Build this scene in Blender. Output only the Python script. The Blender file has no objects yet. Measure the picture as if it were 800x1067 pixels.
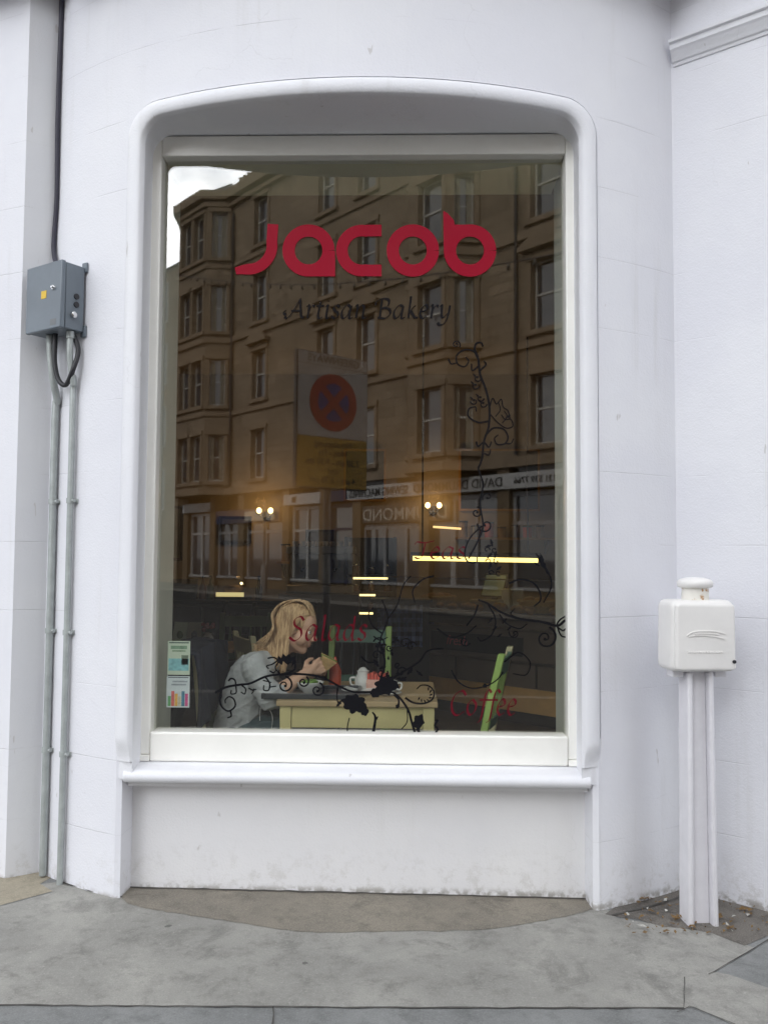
import bpy, bmesh, math, random
from mathutils import Vector, Matrix, noise
random.seed(7)
R = math.radians
C = bpy.context.scene.collection
sc = bpy.context.scene

# ------------------------------------------------------------------ camera
F0, HC, CX, CD = 900.0, 1.387, 0.20125, 3.67
PSI, PHI, RHO = 0.02666, 0.052364, 0.006392
CAM = Vector((CX, -CD, HC))
FWD = Vector((-math.sin(PSI)*math.cos(PHI), math.cos(PSI)*math.cos(PHI), math.sin(PHI)))
_r = Vector((math.cos(PSI), math.sin(PSI), 0)); _u = _r.cross(FWD)
RGT = math.cos(RHO)*_r + math.sin(RHO)*_u
UPV = -math.sin(RHO)*_r + math.cos(RHO)*_u
cd = bpy.data.cameras.new('camera'); cam = bpy.data.objects.new('camera', cd); C.objects.link(cam)
cam.matrix_world = Matrix(((RGT.x, UPV.x, -FWD.x, CAM.x), (RGT.y, UPV.y, -FWD.y, CAM.y), (RGT.z, UPV.z, -FWD.z, CAM.z), (0, 0, 0, 1)))
cd.sensor_fit = 'VERTICAL'; cd.sensor_height = 24; cd.sensor_width = 18; cd.lens = 24*F0/1067
cd.clip_start = 0.05; cd.clip_end = 2000
sc.camera = cam

def ray(px, py): return FWD + RGT*((px-400)/F0) - UPV*((py-533.5)/F0)
def at(px, py, Y):                      # a measured point of the photograph, on the real plane y = Y
    d = ray(px, py); return CAM + d*((Y+CD)/d.y)
def gz(x): return -0.0082*max(-30, min(30, x))
def onground(px, py):
    z = 0
    for i in range(4):
        d = ray(px, py); p = CAM + d*((z-HC)/d.z); z = gz(p.x)
    return p

# ------------------------------------------------------------------ materials
def mat(name, col, rough=0.6, var=0.0, scale=4.0, bump=0.0, bscale=40.0, metal=0.0, spec=0.5, col2=None):
    m = bpy.data.materials.new(name); m.use_nodes = True
    nt = m.node_tree; b = nt.nodes['Principled BSDF']
    b.inputs['Base Color'].default_value = (*col, 1); b.inputs['Roughness'].default_value = rough
    b.inputs['Metallic'].default_value = metal; b.inputs['Specular IOR Level'].default_value = spec
    tc = nt.nodes.new('ShaderNodeTexCoord')
    if var > 0 or col2:
        n = nt.nodes.new('ShaderNodeTexNoise'); n.inputs['Scale'].default_value = scale; n.inputs['Detail'].default_value = 6
        n.inputs['Roughness'].default_value = 0.65
        nt.links.new(tc.outputs['Object'], n.inputs['Vector'])
        r = nt.nodes.new('ShaderNodeValToRGB')
        c2 = col2 or tuple(c*(1-var) for c in col)
        r.color_ramp.elements[0].position = 0.3; r.color_ramp.elements[1].position = 0.7
        r.color_ramp.elements[0].color = (*c2, 1)
        r.color_ramp.elements[1].color = (*(col if col2 else [min(1, c*(1+var*0.4)) for c in col]), 1)
        nt.links.new(n.outputs['Fac'], r.inputs['Fac']); nt.links.new(r.outputs['Color'], b.inputs['Base Color'])
    if bump > 0:
        n2 = nt.nodes.new('ShaderNodeTexNoise'); n2.inputs['Scale'].default_value = bscale; n2.inputs['Detail'].default_value = 5
        nt.links.new(tc.outputs['Object'], n2.inputs['Vector'])
        bp = nt.nodes.new('ShaderNodeBump'); bp.inputs['Strength'].default_value = bump; bp.inputs['Distance'].default_value = 0.01
        nt.links.new(n2.outputs['Fac'], bp.inputs['Height']); nt.links.new(bp.outputs['Normal'], b.inputs['Normal'])
    return m
def emit(name, col, strength):
    m = bpy.data.materials.new(name); m.use_nodes = True; nt = m.node_tree
    b = nt.nodes['Principled BSDF']; b.inputs['Base Color'].default_value = (*col, 1)
    b.inputs['Emission Color'].default_value = (*col, 1); b.inputs['Emission Strength'].default_value = strength
    return m
class N:
    """small node-graph writer"""
    def __init__(s, m): s.nt = m.node_tree; s.b = s.nt.nodes['Principled BSDF']
    def node(s, t, **k):
        n = s.nt.nodes.new(t)
        for a, v in k.items(): setattr(n, a, v)
        return n
    def put(s, sock, v):
        if isinstance(v, bpy.types.NodeSocket): s.nt.links.new(v, sock)
        elif v is not None: sock.default_value = v
    def math(s, op, a, b=None, clamp=False):
        n = s.node('ShaderNodeMath', operation=op); n.use_clamp = clamp
        s.put(n.inputs[0], a); s.put(n.inputs[1], b); return n.outputs[0]
    def noise(s, vec, scale, detail=5, rough=0.6, dist=0.0):
        n = s.node('ShaderNodeTexNoise'); s.put(n.inputs['Vector'], vec); n.inputs['Scale'].default_value = scale
        n.inputs['Detail'].default_value = detail; n.inputs['Roughness'].default_value = rough; n.inputs['Distortion'].default_value = dist
        return n.outputs['Fac']
    def mix(s, f, a, b):
        n = s.node('ShaderNodeMix', data_type='RGBA'); s.put(n.inputs[0], f); s.put(n.inputs[6], a); s.put(n.inputs[7], b); return n.outputs[2]
    def ramp(s, f, lo, hi):
        n = s.node('ShaderNodeMapRange'); n.interpolation_type = 'SMOOTHSTEP'
        s.put(n.inputs[0], f); n.inputs[1].default_value = lo; n.inputs[2].default_value = hi; return n.outputs[0]

def wall_paint(name='wall_paint', joints=True, base=(0.765, 0.77, 0.815)):
    m = mat(name, base, 0.62); g = N(m)
    tc = g.node('ShaderNodeTexCoord').outputs['Object']
    sep = g.node('ShaderNodeSeparateXYZ'); g.put(sep.inputs[0], tc); z = sep.outputs[2]
    big = g.noise(tc, 1.3, 4); fine = g.noise(tc, 9, 6, .7)
    c = g.mix(g.ramp(big, .35, .7), (*[b*.96 for b in base], 1), (base[0]*1.02, base[1]*1.02, base[2]*1.0, 1))
    # splashed dirt on the lowest courses, with its own blotchy shape
    low = g.math('SUBTRACT', 1.0, g.ramp(z, 0.0, .24))
    d = g.math('MULTIPLY', low, g.ramp(g.noise(tc, 17, 9, .8), .5, .62))
    c = g.mix(g.math('MULTIPLY', d, .32), c, (.40, .38, .33, 1))
    band = g.math('MULTIPLY', g.math('SUBTRACT', 1.0, g.ramp(z, 0.0, .035)), g.ramp(g.noise(tc, 30, 5), .4, .6))
    c = g.mix(g.math('MULTIPLY', band, .7), c, (.2, .18, .14, 1))
    # scuffs and chips
    sc_ = g.node('ShaderNodeMapping'); g.put(sc_.inputs[0], tc); sc_.inputs['Scale'].default_value = (1, 1, .28)
    ch = g.ramp(g.noise(sc_.outputs[0], 26, 3, .5), .735, .76)
    c = g.mix(g.math('MULTIPLY', ch, .45), c, (.4, .37, .34, 1))
    st_ = g.node('ShaderNodeMapping'); g.put(st_.inputs[0], tc); st_.inputs['Scale'].default_value = (9, 9, .5)
    streak = g.math('MULTIPLY', g.ramp(g.noise(st_.outputs[0], 1.6, 5, .65), .54, .74), g.ramp(g.noise(tc, 1.1, 3), .42, .62))
    c = g.mix(g.math('MULTIPLY', streak, .20), c, (.50, .485, .45, 1))
    vc = g.node('ShaderNodeTexVoronoi', feature='DISTANCE_TO_EDGE'); wp = g.node('ShaderNodeVectorMath', operation='ADD'); nv = g.node('ShaderNodeTexNoise'); g.put(nv.inputs['Vector'], tc); nv.inputs['Scale'].default_value = 6; nv.inputs['Detail'].default_value = 6
    g.put(wp.inputs[0], tc); wsc = g.node('ShaderNodeVectorMath', operation='SCALE'); g.put(wsc.inputs[0], nv.outputs['Color']); wsc.inputs['Scale'].default_value = .22; g.put(wp.inputs[1], wsc.outputs[0]); g.put(vc.inputs['Vector'], wp.outputs[0]); vc.inputs['Scale'].default_value = 1.7
    crack = g.math('MULTIPLY', g.math('LESS_THAN', vc.outputs['Distance'], .0022), g.ramp(g.noise(tc, 1.7, 3), .56, .62))
    c = g.mix(g.math('MULTIPLY', crack, .12), c, (.35, .34, .33, 1))
    h = g.math('ADD', g.math('MULTIPLY', g.noise(tc, 120, 3), .22), g.math('MULTIPLY', g.noise(tc, 4, 5), .7))
    if joints:
        fr = g.math('FRACT', g.math('DIVIDE', g.math('SUBTRACT', z, .257), .297))
        dist = g.math('ABSOLUTE', g.math('SUBTRACT', fr, .5))       # 0.5 at the joint
        line = g.ramp(dist, .4915, .4985)
        vis = g.ramp(g.noise(tc, 2.3, 3), .46, .60)
        line = g.math('MULTIPLY', line, vis)
        c = g.mix(g.math('MULTIPLY', line, .22), c, (.36, .35, .36, 1))
        h = g.math('SUBTRACT', h, g.math('MULTIPLY', line, .28))
    g.put(g.b.inputs['Base Color'], c)
    bp = g.node('ShaderNodeBump'); bp.inputs['Strength'].default_value = .5; bp.inputs['Distance'].default_value = .013
    g.put(bp.inputs['Height'], h); g.nt.links.new(bp.outputs[0], g.b.inputs['Normal'])
    return m

def pavement_mat(name, a, b, spots=True, agg=.25, gum=True):
    m = mat(name, a, .85); g = N(m)
    tc = g.node('ShaderNodeTexCoord').outputs['Object']
    n1 = g.noise(tc, 2.1, 5, .62, .4); n2 = g.noise(tc, 11, 7, .72); n3 = g.noise(tc, 190, 2)
    c = g.mix(g.ramp(n1, .34, .68), (*b, 1), (*a, 1))
    c = g.mix(g.math('MULTIPLY', g.ramp(n2, .45, .72), .6), c, (*[x*.6 for x in b], 1))
    c = g.mix(g.math('MULTIPLY', g.ramp(g.noise(tc, 5.3, 8, .75, .6), .52, .64), .5), c, (*[x*.58 for x in b], 1))
    c = g.mix(g.math('MULTIPLY', g.ramp(g.noise(tc, 60, 4, .7), .58, .72), .35), c, (*[min(1, x*1.35) for x in a], 1))
    c = g.mix(g.math('MULTIPLY', g.ramp(n3, .52, .75), agg), c, (*[x*1.5 for x in a], 1))
    c = g.mix(g.math('MULTIPLY', g.ramp(n3, .48, .28), agg), c, (*[x*.5 for x in b], 1))
    if gum:
        v = g.node('ShaderNodeTexVoronoi'); g.put(v.inputs['Vector'], tc); v.inputs['Scale'].default_value = 3.1
        wob = g.math('ADD', v.outputs['Distance'], g.math('MULTIPLY', g.noise(tc, 40, 2), .05))
        rnd = g.node('ShaderNodeSeparateColor'); g.put(rnd.inputs[0], v.outputs['Color'])
        on = g.math('GREATER_THAN', rnd.outputs[0], .55)
        rad = g.math('MULTIPLY', rnd.outputs[1], .045)
        s = g.math('MULTIPLY', on, g.math('LESS_THAN', g.math('SUBTRACT', wob, rad), .062))
        c = g.mix(g.math('MULTIPLY', s, .7), c, (.07, .068, .065, 1))
    g.put(g.b.inputs['Base Color'], c)
    h = g.math('ADD', g.math('MULTIPLY', n3, .25), g.math('MULTIPLY', n2, .8))
    bp = g.node('ShaderNodeBump'); bp.inputs['Strength'].default_value = .5; bp.inputs['Distance'].default_value = .006
    g.put(bp.inputs['Height'], h); g.nt.links.new(bp.outputs[0], g.b.inputs['Normal'])
    return m

def stone_mat(name, a, b, bw=.9, bh=.33):
    m = mat(name, a, .85); g = N(m)
    tc = g.node('ShaderNodeTexCoord').outputs['Object']
    uv = g.node('ShaderNodeMapping'); g.put(uv.inputs[0], tc)
    sep = g.node('ShaderNodeSeparateXYZ'); g.put(sep.inputs[0], tc)
    cmb = g.node('ShaderNodeCombineXYZ'); g.put(cmb.inputs[0], g.math('ADD', sep.outputs[0], g.math('MULTIPLY', sep.outputs[1], .73))); g.put(cmb.inputs[1], sep.outputs[2])
    br = g.node('ShaderNodeTexBrick'); g.put(br.inputs['Vector'], cmb.outputs[0]); br.inputs['Scale'].default_value = 1
    br.inputs['Brick Width'].default_value = bw; br.inputs['Row Height'].default_value = bh; br.inputs['Mortar Size'].default_value = .016
    br.inputs['Color1'].default_value = (*a, 1); br.inputs['Color2'].default_value = (*[x*.70 for x in a], 1); br.inputs['Mortar'].default_value = (*[x*.42 for x in a], 1)
    n1 = g.noise(tc, .45, 6, .7)
    c = g.mix(g.math('MULTIPLY', g.ramp(n1, .4, .68), .75), br.outputs['Color'], (*b, 1))
    st = g.node('ShaderNodeMapping'); g.put(st.inputs[0], tc); st.inputs['Scale'].default_value = (1, 1, .14)
    c = g.mix(g.math('MULTIPLY', g.ramp(g.noise(st.outputs[0], 1.5, 5, .7), .5, .75), .5), c, (*[x*.4 for x in b], 1))
    g.put(g.b.inputs['Base Color'], c)
    return m

M = {}
M['wall'] = wall_paint()
M['trim'] = wall_paint('trim_paint', False, (.79, .795, .83))
M['apron'] = wall_paint('apron_paint', False, (.76, .755, .765))
M['shadewall'] = wall_paint('shaded_wall_paint', True, (.64, .645, .67))  # wall paint darkened so its colour carries the return face's shade
M['frame'] = mat('frame_gloss', (.88, .87, .815), .35, .05, 5, .12, 30)
M['cream'] = mat('jamb_cream', (.60, .60, .53), .6, .1, 3)
M['concrete'] = pavement_mat('concrete', (.335, .328, .30), (.25, .245, .226))
M['tan'] = pavement_mat('stone_plinth', (.245, .22, .178), (.19, .172, .143), agg=.5)
M['flag'] = pavement_mat('flagstone', (.235, .24, .235), (.18, .185, .182), agg=.3)
M['sandslab'] = pavement_mat('sandstone_slab', (.37, .33, .25), (.28, .25, .19), agg=.3, gum=False)
M['dirt'] = pavement_mat('dirt', (.17, .155, .135), (.11, .10, .09), agg=.7, gum=False)
M['joint'] = mat('joint_dirt', (.085, .08, .073), .95, .3, 30)
M['asphalt'] = pavement_mat('asphalt', (.045, .045, .047), (.032, .032, .034), agg=.4, gum=False)
M['tarmac'] = pavement_mat('tarmac_footway', (.085, .084, .083), (.06, .06, .06), agg=.4, gum=False)
M['kerbstone'] = mat('kerb_granite', (.26, .25, .24), .8, .25, 20)
M['boxgrey'] = mat('enamel_grey', (.155, .185, .215), .32, .12, 6, .04, 60)
M['steel'] = mat('galvanised', (.40, .43, .42), .5, .22, 14, .1, 80, metal=.35)
M['black'] = mat('black_rubber', (.018, .018, .022), .45)
M['cablem'] = mat('cable_black', (.03, .028, .045), .6, .3, 10)
M['yellow'] = mat('yellow_label', (.75, .5, .05), .5, .15, 60)
M['chrome'] = mat('chrome', (.7, .7, .7), .25, metal=1)
M['whiteplastic'] = mat('white_enamel', (.80, .785, .76), .32, .06, 7, .05, 30)
M['rust'] = mat('rusty_enamel', (.74, .70, .62), .5); _g = N(M['rust']); _tc = _g.node('ShaderNodeTexCoord').outputs['Object']
_g.put(_g.b.inputs['Base Color'], _g.mix(_g.ramp(_g.noise(_tc, 22, 4, .6), .54, .64), (.75, .73, .67, 1), (.42, .21, .06, 1)))
M['postwhite'] = mat('post_paint', (.74, .73, .76), .42, .09, 9, .12, 35)
M['red'] = mat('vinyl_red', (.30, .008, .026), .08, spec=.35)
M['redthin'] = mat('vinyl_dark_red', (.11, .006, .013), .08, spec=.35)
M['vinyl'] = mat('vinyl_black', (.008, .008, .010), .08, spec=.3)

# glass: clear pane, mirror-like reflection that grows towards grazing
def glass_mat(name='window_glass', r0=.074):
    m = bpy.data.materials.new(name); m.use_nodes = True; nt = m.node_tree; nt.nodes.remove(nt.nodes['Principled BSDF'])
    out = nt.nodes['Material Output']
    geo = nt.nodes.new('ShaderNodeNewGeometry'); dot = nt.nodes.new('ShaderNodeVectorMath'); dot.operation = 'DOT_PRODUCT'
    nt.links.new(geo.outputs['Incoming'], dot.inputs[0]); nt.links.new(geo.outputs['Normal'], dot.inputs[1])
    def mth(op, a, b):
        n = nt.nodes.new('ShaderNodeMath'); n.operation = op
        for i, v in enumerate((a, b)):
            if v is None: continue
            if isinstance(v, bpy.types.NodeSocket): nt.links.new(v, n.inputs[i])
            else: n.inputs[i].default_value = v
        return n.outputs[0]
    k = mth('POWER', mth('SUBTRACT', 1.0, mth('ABSOLUTE', dot.outputs['Value'], None)), 5.0)
    f = mth('ADD', mth('MULTIPLY', k, 1-r0), r0)
    t = nt.nodes.new('ShaderNodeBsdfTransparent'); t.inputs[0].default_value = (.95, .96, .94, 1)
    gl = nt.nodes.new('ShaderNodeBsdfGlossy'); gl.inputs['Roughness'].default_value = .015; gl.inputs[0].default_value = (1, .97, .93, 1)
    mx = nt.nodes.new('ShaderNodeMixShader'); nt.links.new(f, mx.inputs[0]); nt.links.new(t.outputs[0], mx.inputs[1]); nt.links.new(gl.outputs[0], mx.inputs[2])
    nt.links.new(mx.outputs[0], out.inputs[0]); return m
M['glass'] = glass_mat()

# ------------------------------------------------------------------ mesh helpers
class MB:
    def __init__(s): s.v = []; s.f = []
    def poly(s, pts):
        i = len(s.v); s.v += [tuple(p) for p in pts]; s.f.append(tuple(range(i, i+len(pts)))); return s
    def hexa(s, p):                       # 8 corners: bottom ring then top ring
        i = len(s.v); s.v += [tuple(q) for q in p]
        for f in ((3, 2, 1, 0), (4, 5, 6, 7), (0, 1, 5, 4), (1, 2, 6, 5), (2, 3, 7, 6), (3, 0, 4, 7)): s.f.append(tuple(i+k for k in f))
        return s
    def box(s, x0, x1, y0, y1, z0, z1, T=None):
        p = [Vector(q) for q in ((x0, y0, z0), (x1, y0, z0), (x1, y1, z0), (x0, y1, z0), (x0, y0, z1), (x1, y0, z1), (x1, y1, z1), (x0, y1, z1))]
        return s.hexa([T @ q for q in p] if T else p)
    def prism(s, pts, vec, cap=True):     # planar outline swept along vec
        n = len(pts); i = len(s.v); vec = Vector(vec)
        s.v += [tuple(p) for p in pts] + [tuple(Vector(p)+vec) for p in pts]
        for k in range(n): s.f.append((i+k, i+(k+1) % n, i+n+(k+1) % n, i+n+k))
        if cap: s.f.append(tuple(i+k for k in range(n-1, -1, -1))); s.f.append(tuple(i+n+k for k in range(n)))
        return s
    def grid(s, fn, nu, nv):
        i = len(s.v)
        for a in range(nu+1):
            for b in range(nv+1): s.v.append(tuple(fn(a/nu, b/nv)))
        for a in range(nu):
            for b in range(nv):
                k = i+a*(nv+1)+b; s.f.append((k, k+nv+1, k+nv+2, k+1))
        return s
    def tube(s, path, r, n=10, cap=True):
        path = [Vector(p) for p in path]; rs = r if isinstance(r, (list, tuple)) else [r]*len(path)
        t0 = (path[1]-path[0]).normalized(); a = t0.orthogonal().normalized(); i = len(s.v)
        for k, p in enumerate(path):
            t = (path[min(k+1, len(path)-1)]-path[max(k-1, 0)]).normalized()
            a = (a-t*a.dot(t)).normalized(); b = t.cross(a)
            for j in range(n):
                w = 2*math.pi*j/n; s.v.append(tuple(p+(a*math.cos(w)+b*math.sin(w))*rs[k]))
        for k in range(len(path)-1):
            for j in range(n):
                q = i+k*n; s.f.append((q+j, q+(j+1) % n, q+n+(j+1) % n, q+n+j))
        if cap: s.f.append(tuple(i+j for j in range(n-1, -1, -1))); e = i+(len(path)-1)*n; s.f.append(tuple(e+j for j in range(n)))
        return s
    def lathe(s, prof, o=(0, 0, 0), n=20, axis=None):
        o = Vector(o); i = len(s.v); m = len(prof); T = axis.to_matrix() if axis else Matrix.Identity(3)
        for j in range(n):
            w = 2*math.pi*j/n
            for (r, z) in prof: s.v.append(tuple(o+T @ Vector((r*math.cos(w), r*math.sin(w), z))))
        for j in range(n):
            for k in range(m-1):
                a = i+j*m+k; b = i+((j+1) % n)*m+k; s.f.append((a, b, b+1, a+1))
        return s
    def ball(s, c, r, n=12, sq=(1, 1, 1), T=None):
        c = Vector(c); prof = [(math.sin(math.pi*k/n), -math.cos(math.pi*k/n)) for k in range(n+1)]
        i = len(s.v); m = n+1; w = n*2
        for j in range(w):
            a = 2*math.pi*j/w
            for (q, z) in prof:
                p = Vector((q*math.cos(a)*r*sq[0], q*math.sin(a)*r*sq[1], z*r*sq[2])); s.v.append(tuple(c+(T @ p if T else p)))
        for j in range(w):
            for k in range(n):
                a = i+j*m+k; b = i+((j+1) % w)*m+k; s.f.append((a, b, b+1, a+1))
        return s
    def cone(s, p, q, r0, r1, n=14):
        return s.tube([p, q], [r0, r1], n)
    def limb(s, chain, n=14):             # chain of (point, radius): round joints and tapered bones
        for k, (p, r) in enumerate(chain):
            s.ball(p, r, 8)
            if k: s.cone(chain[k-1][0], p, chain[k-1][1], r, n)
        return s
    def build(s, name, m, parent=None, smooth=False, bevel=0.0, seg=2, merge=True, fix=True):
        me = bpy.data.meshes.new(name); me.from_pydata(s.v, [], s.f)
        bm = bmesh.new(); bm.from_mesh(me)
        if merge: bmesh.ops.remove_doubles(bm, verts=bm.verts, dist=1e-6)
        if fix: bmesh.ops.recalc_face_normals(bm, faces=bm.faces)
        bm.to_mesh(me); bm.free()
        for mm in (m if isinstance(m, (list, tuple)) else [m]): me.materials.append(mm)
        if smooth:
            for p in me.polygons: p.use_smooth = True
        o = bpy.data.objects.new(name, me); C.objects.link(o)
        if parent: o.parent = parent
        if bevel:
            b = o.modifiers.new('bevel', 'BEVEL'); b.width = bevel; b.segments = seg; b.limit_method = 'ANGLE'; b.angle_limit = R(40)
            b.harden_normals = False
            for p in me.polygons: p.use_smooth = True
            try: me.set_sharp_from_angle(angle=R(35))
            except Exception: pass
        elif smooth:
            try: me.set_sharp_from_angle(angle=R(50))
            except Exception: pass
        return o
def tag(o, label=None, cat=None, group=None, kind=None):
    if label: o['label'] = label
    if cat: o['category'] = cat
    if group: o['group'] = group
    if kind: o['kind'] = kind
    return o
def thing(name, label, cat, loc=(0, 0, 0), rz=0, group=None):
    o = bpy.data.objects.new(name, None); C.objects.link(o); o.location = loc; o.rotation_euler = (0, 0, rz)
    o.empty_display_size = .1
    return tag(o, label, cat, group)
def sub(name, parent, loc=(0, 0, 0)):
    o = bpy.data.objects.new(name, None); C.objects.link(o); o.parent = parent; o.location = loc; o.empty_display_size = .1; return o
def kids(o): return [c for c in C.objects if c.parent is o]
def copy_tree(o, parent=None):
    c = o.copy(); C.objects.link(c); c.parent = parent
    for ch in kids(o): copy_tree(ch, c)
    return c
def spline(P, n=8):                       # Catmull-Rom through points of any dimension
    P = [Vector(p) for p in P]; out = []
    if len(P) == 2: return [P[0].lerp(P[1], k/n) for k in range(n+1)]
    Q = [P[0]*2-P[1]]+P+[P[-1]*2-P[-2]]
    for i in range(1, len(Q)-2):
        a, b, c, d = Q[i-1:i+3]
        for k in range(n):
            t = k/n; out.append(.5*((2*b)+(c-a)*t+(2*a-5*b+4*c-d)*t*t+(3*b-a-3*c+d)*t**3))
    out.append(P[-1]); return out

# ------------------------------------------------------------------ sky, sun, exposure
SUN_AZ_DIR = Vector((-.55, .835, 0)).normalized(); SUN_EL = R(40)
sd = SUN_AZ_DIR*math.cos(SUN_EL)+Vector((0, 0, math.sin(SUN_EL)))
sl = bpy.data.lights.new('sun', 'SUN'); sl.energy = 2.0; sl.angle = R(3.0); sl.color = (1, .93, .82)
so = bpy.data.objects.new('sun', sl); C.objects.link(so); so.rotation_euler = (-sd).to_track_quat('-Z', 'Y').to_euler(); so.location = (0, 0, 40)
W = bpy.data.worlds.new('World'); sc.world = W; W.use_nodes = True; wt = W.node_tree
bg = wt.nodes['Background']; bg.inputs[1].default_value = .10
sky = wt.nodes.new('ShaderNodeTexSky'); sky.sky_type = 'NISHITA'; sky.sun_disc = False; sky.sun_elevation = SUN_EL
sky.sun_rotation = math.atan2(SUN_AZ_DIR.x, SUN_AZ_DIR.y); sky.altitude = 50; sky.dust_density = 2.0
tcw = wt.nodes.new('ShaderNodeTexCoord')
mp = wt.nodes.new('ShaderNodeMapping'); mp.inputs['Scale'].default_value = (1, 1, 2.4); wt.links.new(tcw.outputs['Generated'], mp.inputs[0])
nz = wt.nodes.new('ShaderNodeTexNoise'); nz.inputs['Scale'].default_value = 2.2; nz.inputs['Detail'].default_value = 8; nz.inputs['Roughness'].default_value = .55
wt.links.new(mp.outputs[0], nz.inputs['Vector'])
rp = wt.nodes.new('ShaderNodeMapRange'); rp.interpolation_type = 'SMOOTHSTEP'; rp.inputs[1].default_value = .22; rp.inputs[2].default_value = .42
wt.links.new(nz.outputs['Fac'], rp.inputs[0])
nz2 = wt.nodes.new('ShaderNodeTexNoise'); nz2.inputs['Scale'].default_value = 6; nz2.inputs['Detail'].default_value = 6; wt.links.new(mp.outputs[0], nz2.inputs['Vector'])
cr = wt.nodes.new('ShaderNodeValToRGB'); cr.color_ramp.elements[0].color = (14.5, 15.4, 17.2, 1); cr.color_ramp.elements[1].color = (27, 27.2, 27.4, 1)
cr.color_ramp.elements[0].position = .35; cr.color_ramp.elements[1].position = .65
wt.links.new(nz2.outputs['Fac'], cr.inputs[0])
mxw = wt.nodes.new('ShaderNodeMix'); mxw.data_type = 'RGBA'
wt.links.new(rp.outputs[0], mxw.inputs[0]); wt.links.new(sky.outputs[0], mxw.inputs[6]); wt.links.new(cr.outputs[0], mxw.inputs[7])
# a tall sunlit cloud bank opposite the sun, over the roofs across the street
nrm = wt.nodes.new('ShaderNodeVectorMath'); nrm.operation = 'DOT_PRODUCT'; wt.links.new(tcw.outputs['Generated'], nrm.inputs[0]); nrm.inputs[1].default_value = Vector((-.27, -.87, .42)).normalized()
bk = wt.nodes.new('ShaderNodeMapRange'); bk.interpolation_type = 'SMOOTHSTEP'; bk.inputs[1].default_value = .955; bk.inputs[2].default_value = .988; bk.inputs[3].default_value = 1.0; bk.inputs[4].default_value = 5.6
wt.links.new(nrm.outputs['Value'], bk.inputs[0])
sca = wt.nodes.new('ShaderNodeVectorMath'); sca.operation = 'SCALE'; wt.links.new(mxw.outputs[2], sca.inputs[0]); wt.links.new(bk.outputs[0], sca.inputs['Scale'])
wt.links.new(sca.outputs['Vector'], bg.inputs[0])
vs = sc.view_settings; vs.view_transform = 'Standard'; vs.look = 'None'; vs.gamma = 1; vs.use_curve_mapping = False; vs.exposure = -0.20
cy = sc.cycles; cy.max_bounces = 10; cy.diffuse_bounces = 5; cy.glossy_bounces = 4; cy.transparent_max_bounces = 16; cy.sample_clamp_indirect = 6; cy.caustics_reflective = False; cy.caustics_refractive = False

# ------------------------------------------------------------------ ground
def sheet(name, pts, z, m, kind='structure'):
    b = MB(); b.poly([(p[0], p[1], gz(p[0])+z) for p in pts]); o = b.build(name, m); tag(o, kind=kind); return o
g = MB()
xs = [-400, -30, 30, 400]
for i in range(3):
    g.poly([(xs[i], -400, gz(xs[i])-.17), (xs[i+1], -400, gz(xs[i+1])-.17), (xs[i+1], 400, gz(xs[i+1])-.17), (xs[i], 400, gz(xs[i])-.17)])
tag(g.build('ground', M['asphalt']), kind='structure')
KY = -5.2
def slab(name, pts, z0, z1, m):
    b = MB(); b.hexa([(p[0], p[1], gz(p[0])+z0) for p in pts]+[(p[0], p[1], gz(p[0])+z1) for p in pts]); return tag(b.build(name, m), kind='structure')
slab('pavement', [(-28, KY+.16), (28, KY+.16), (28, 14), (-28, 14)], -.165, -.003, M['tarmac'])
sheet('flag_paving', [(-28, -2.1), (28, -2.1), (28, 3), (-28, 3)], 0, M['flag'])
slab('kerb', [(-28, KY), (28, KY), (28, KY+.155), (-28, KY+.155)], -.168, .004, M['kerbstone'])
sheet('road', [(-29.9, -60), (29.9, -60), (29.9, KY-.002), (-29.9, KY-.002)], -.14, M['asphalt'])
M['roadyellow'] = mat('road_yellow', (.6, .42, .05), .7, .3, 12)
for k in (0, 1):
    sheet('double_yellow_line', [(-28, KY-.28-k*.2), (28, KY-.28-k*.2), (28, KY-.20-k*.2), (-28, KY-.20-k*.2)], -.136, M['roadyellow'])
G = lambda px, py: onground(px, py)
# cast concrete in front of the bow, cut along its photographed edges
cp = [(-4.2, -.93), tuple(G(0, 1048)[:2]), tuple(G(280, 1050)[:2]), tuple(G(560, 1051)[:2]), tuple(G(712, 1051)[:2]), tuple(G(722, 1049)[:2]), tuple(G(790, 1080)[:2]), tuple(G(830, 1040)[:2]), tuple(G(760, 1016)[:2]),
      tuple(G(744, 1013)[:2]), tuple(G(786, 988)[:2]), tuple(G(741, 972)[:2]), tuple(G(700, 966)[:2]), tuple(G(643, 957)[:2]), (1.0, -.12), (.95, -.05), (.7, .05), (-1.2, .05), (-1.32, -.02), tuple(G(55, 930)[:2]), tuple(G(0, 945)[:2]), (-4.2, .25)]
sheet('concrete_paving', cp, .0012, M['concrete'])
sheet('sandstone_paving', [(-4.2, .255), tuple(G(0, 944)[:2]), tuple(G(55, 929)[:2]), (-1.325, -.015), (-1.25, .35), (-4.2, 1.6)], .0016, M['sandslab'])
arc = [(x/20*.93, -.03) for x in (-20, 20)]
arcp = [(.93, -.13)]+[(x, -.16-.245*(1-(x/.95)**2)+.012*math.sin(x*9)+.012*noise.noise(Vector((x*14, 0, 3)))+.008*noise.noise(Vector((x*45, 0, 7)))) for x in [.9-.02*k for k in range(91)]]+[(-.93, -.14)]
sheet('plinth_paving', [(-.955, .03), (.955, .03)]+[(a, b) for a, b in [(.96, -.12)]+arcp[1:-1]+[(-.955, -.12)]], .0026, M['tan'])
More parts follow.
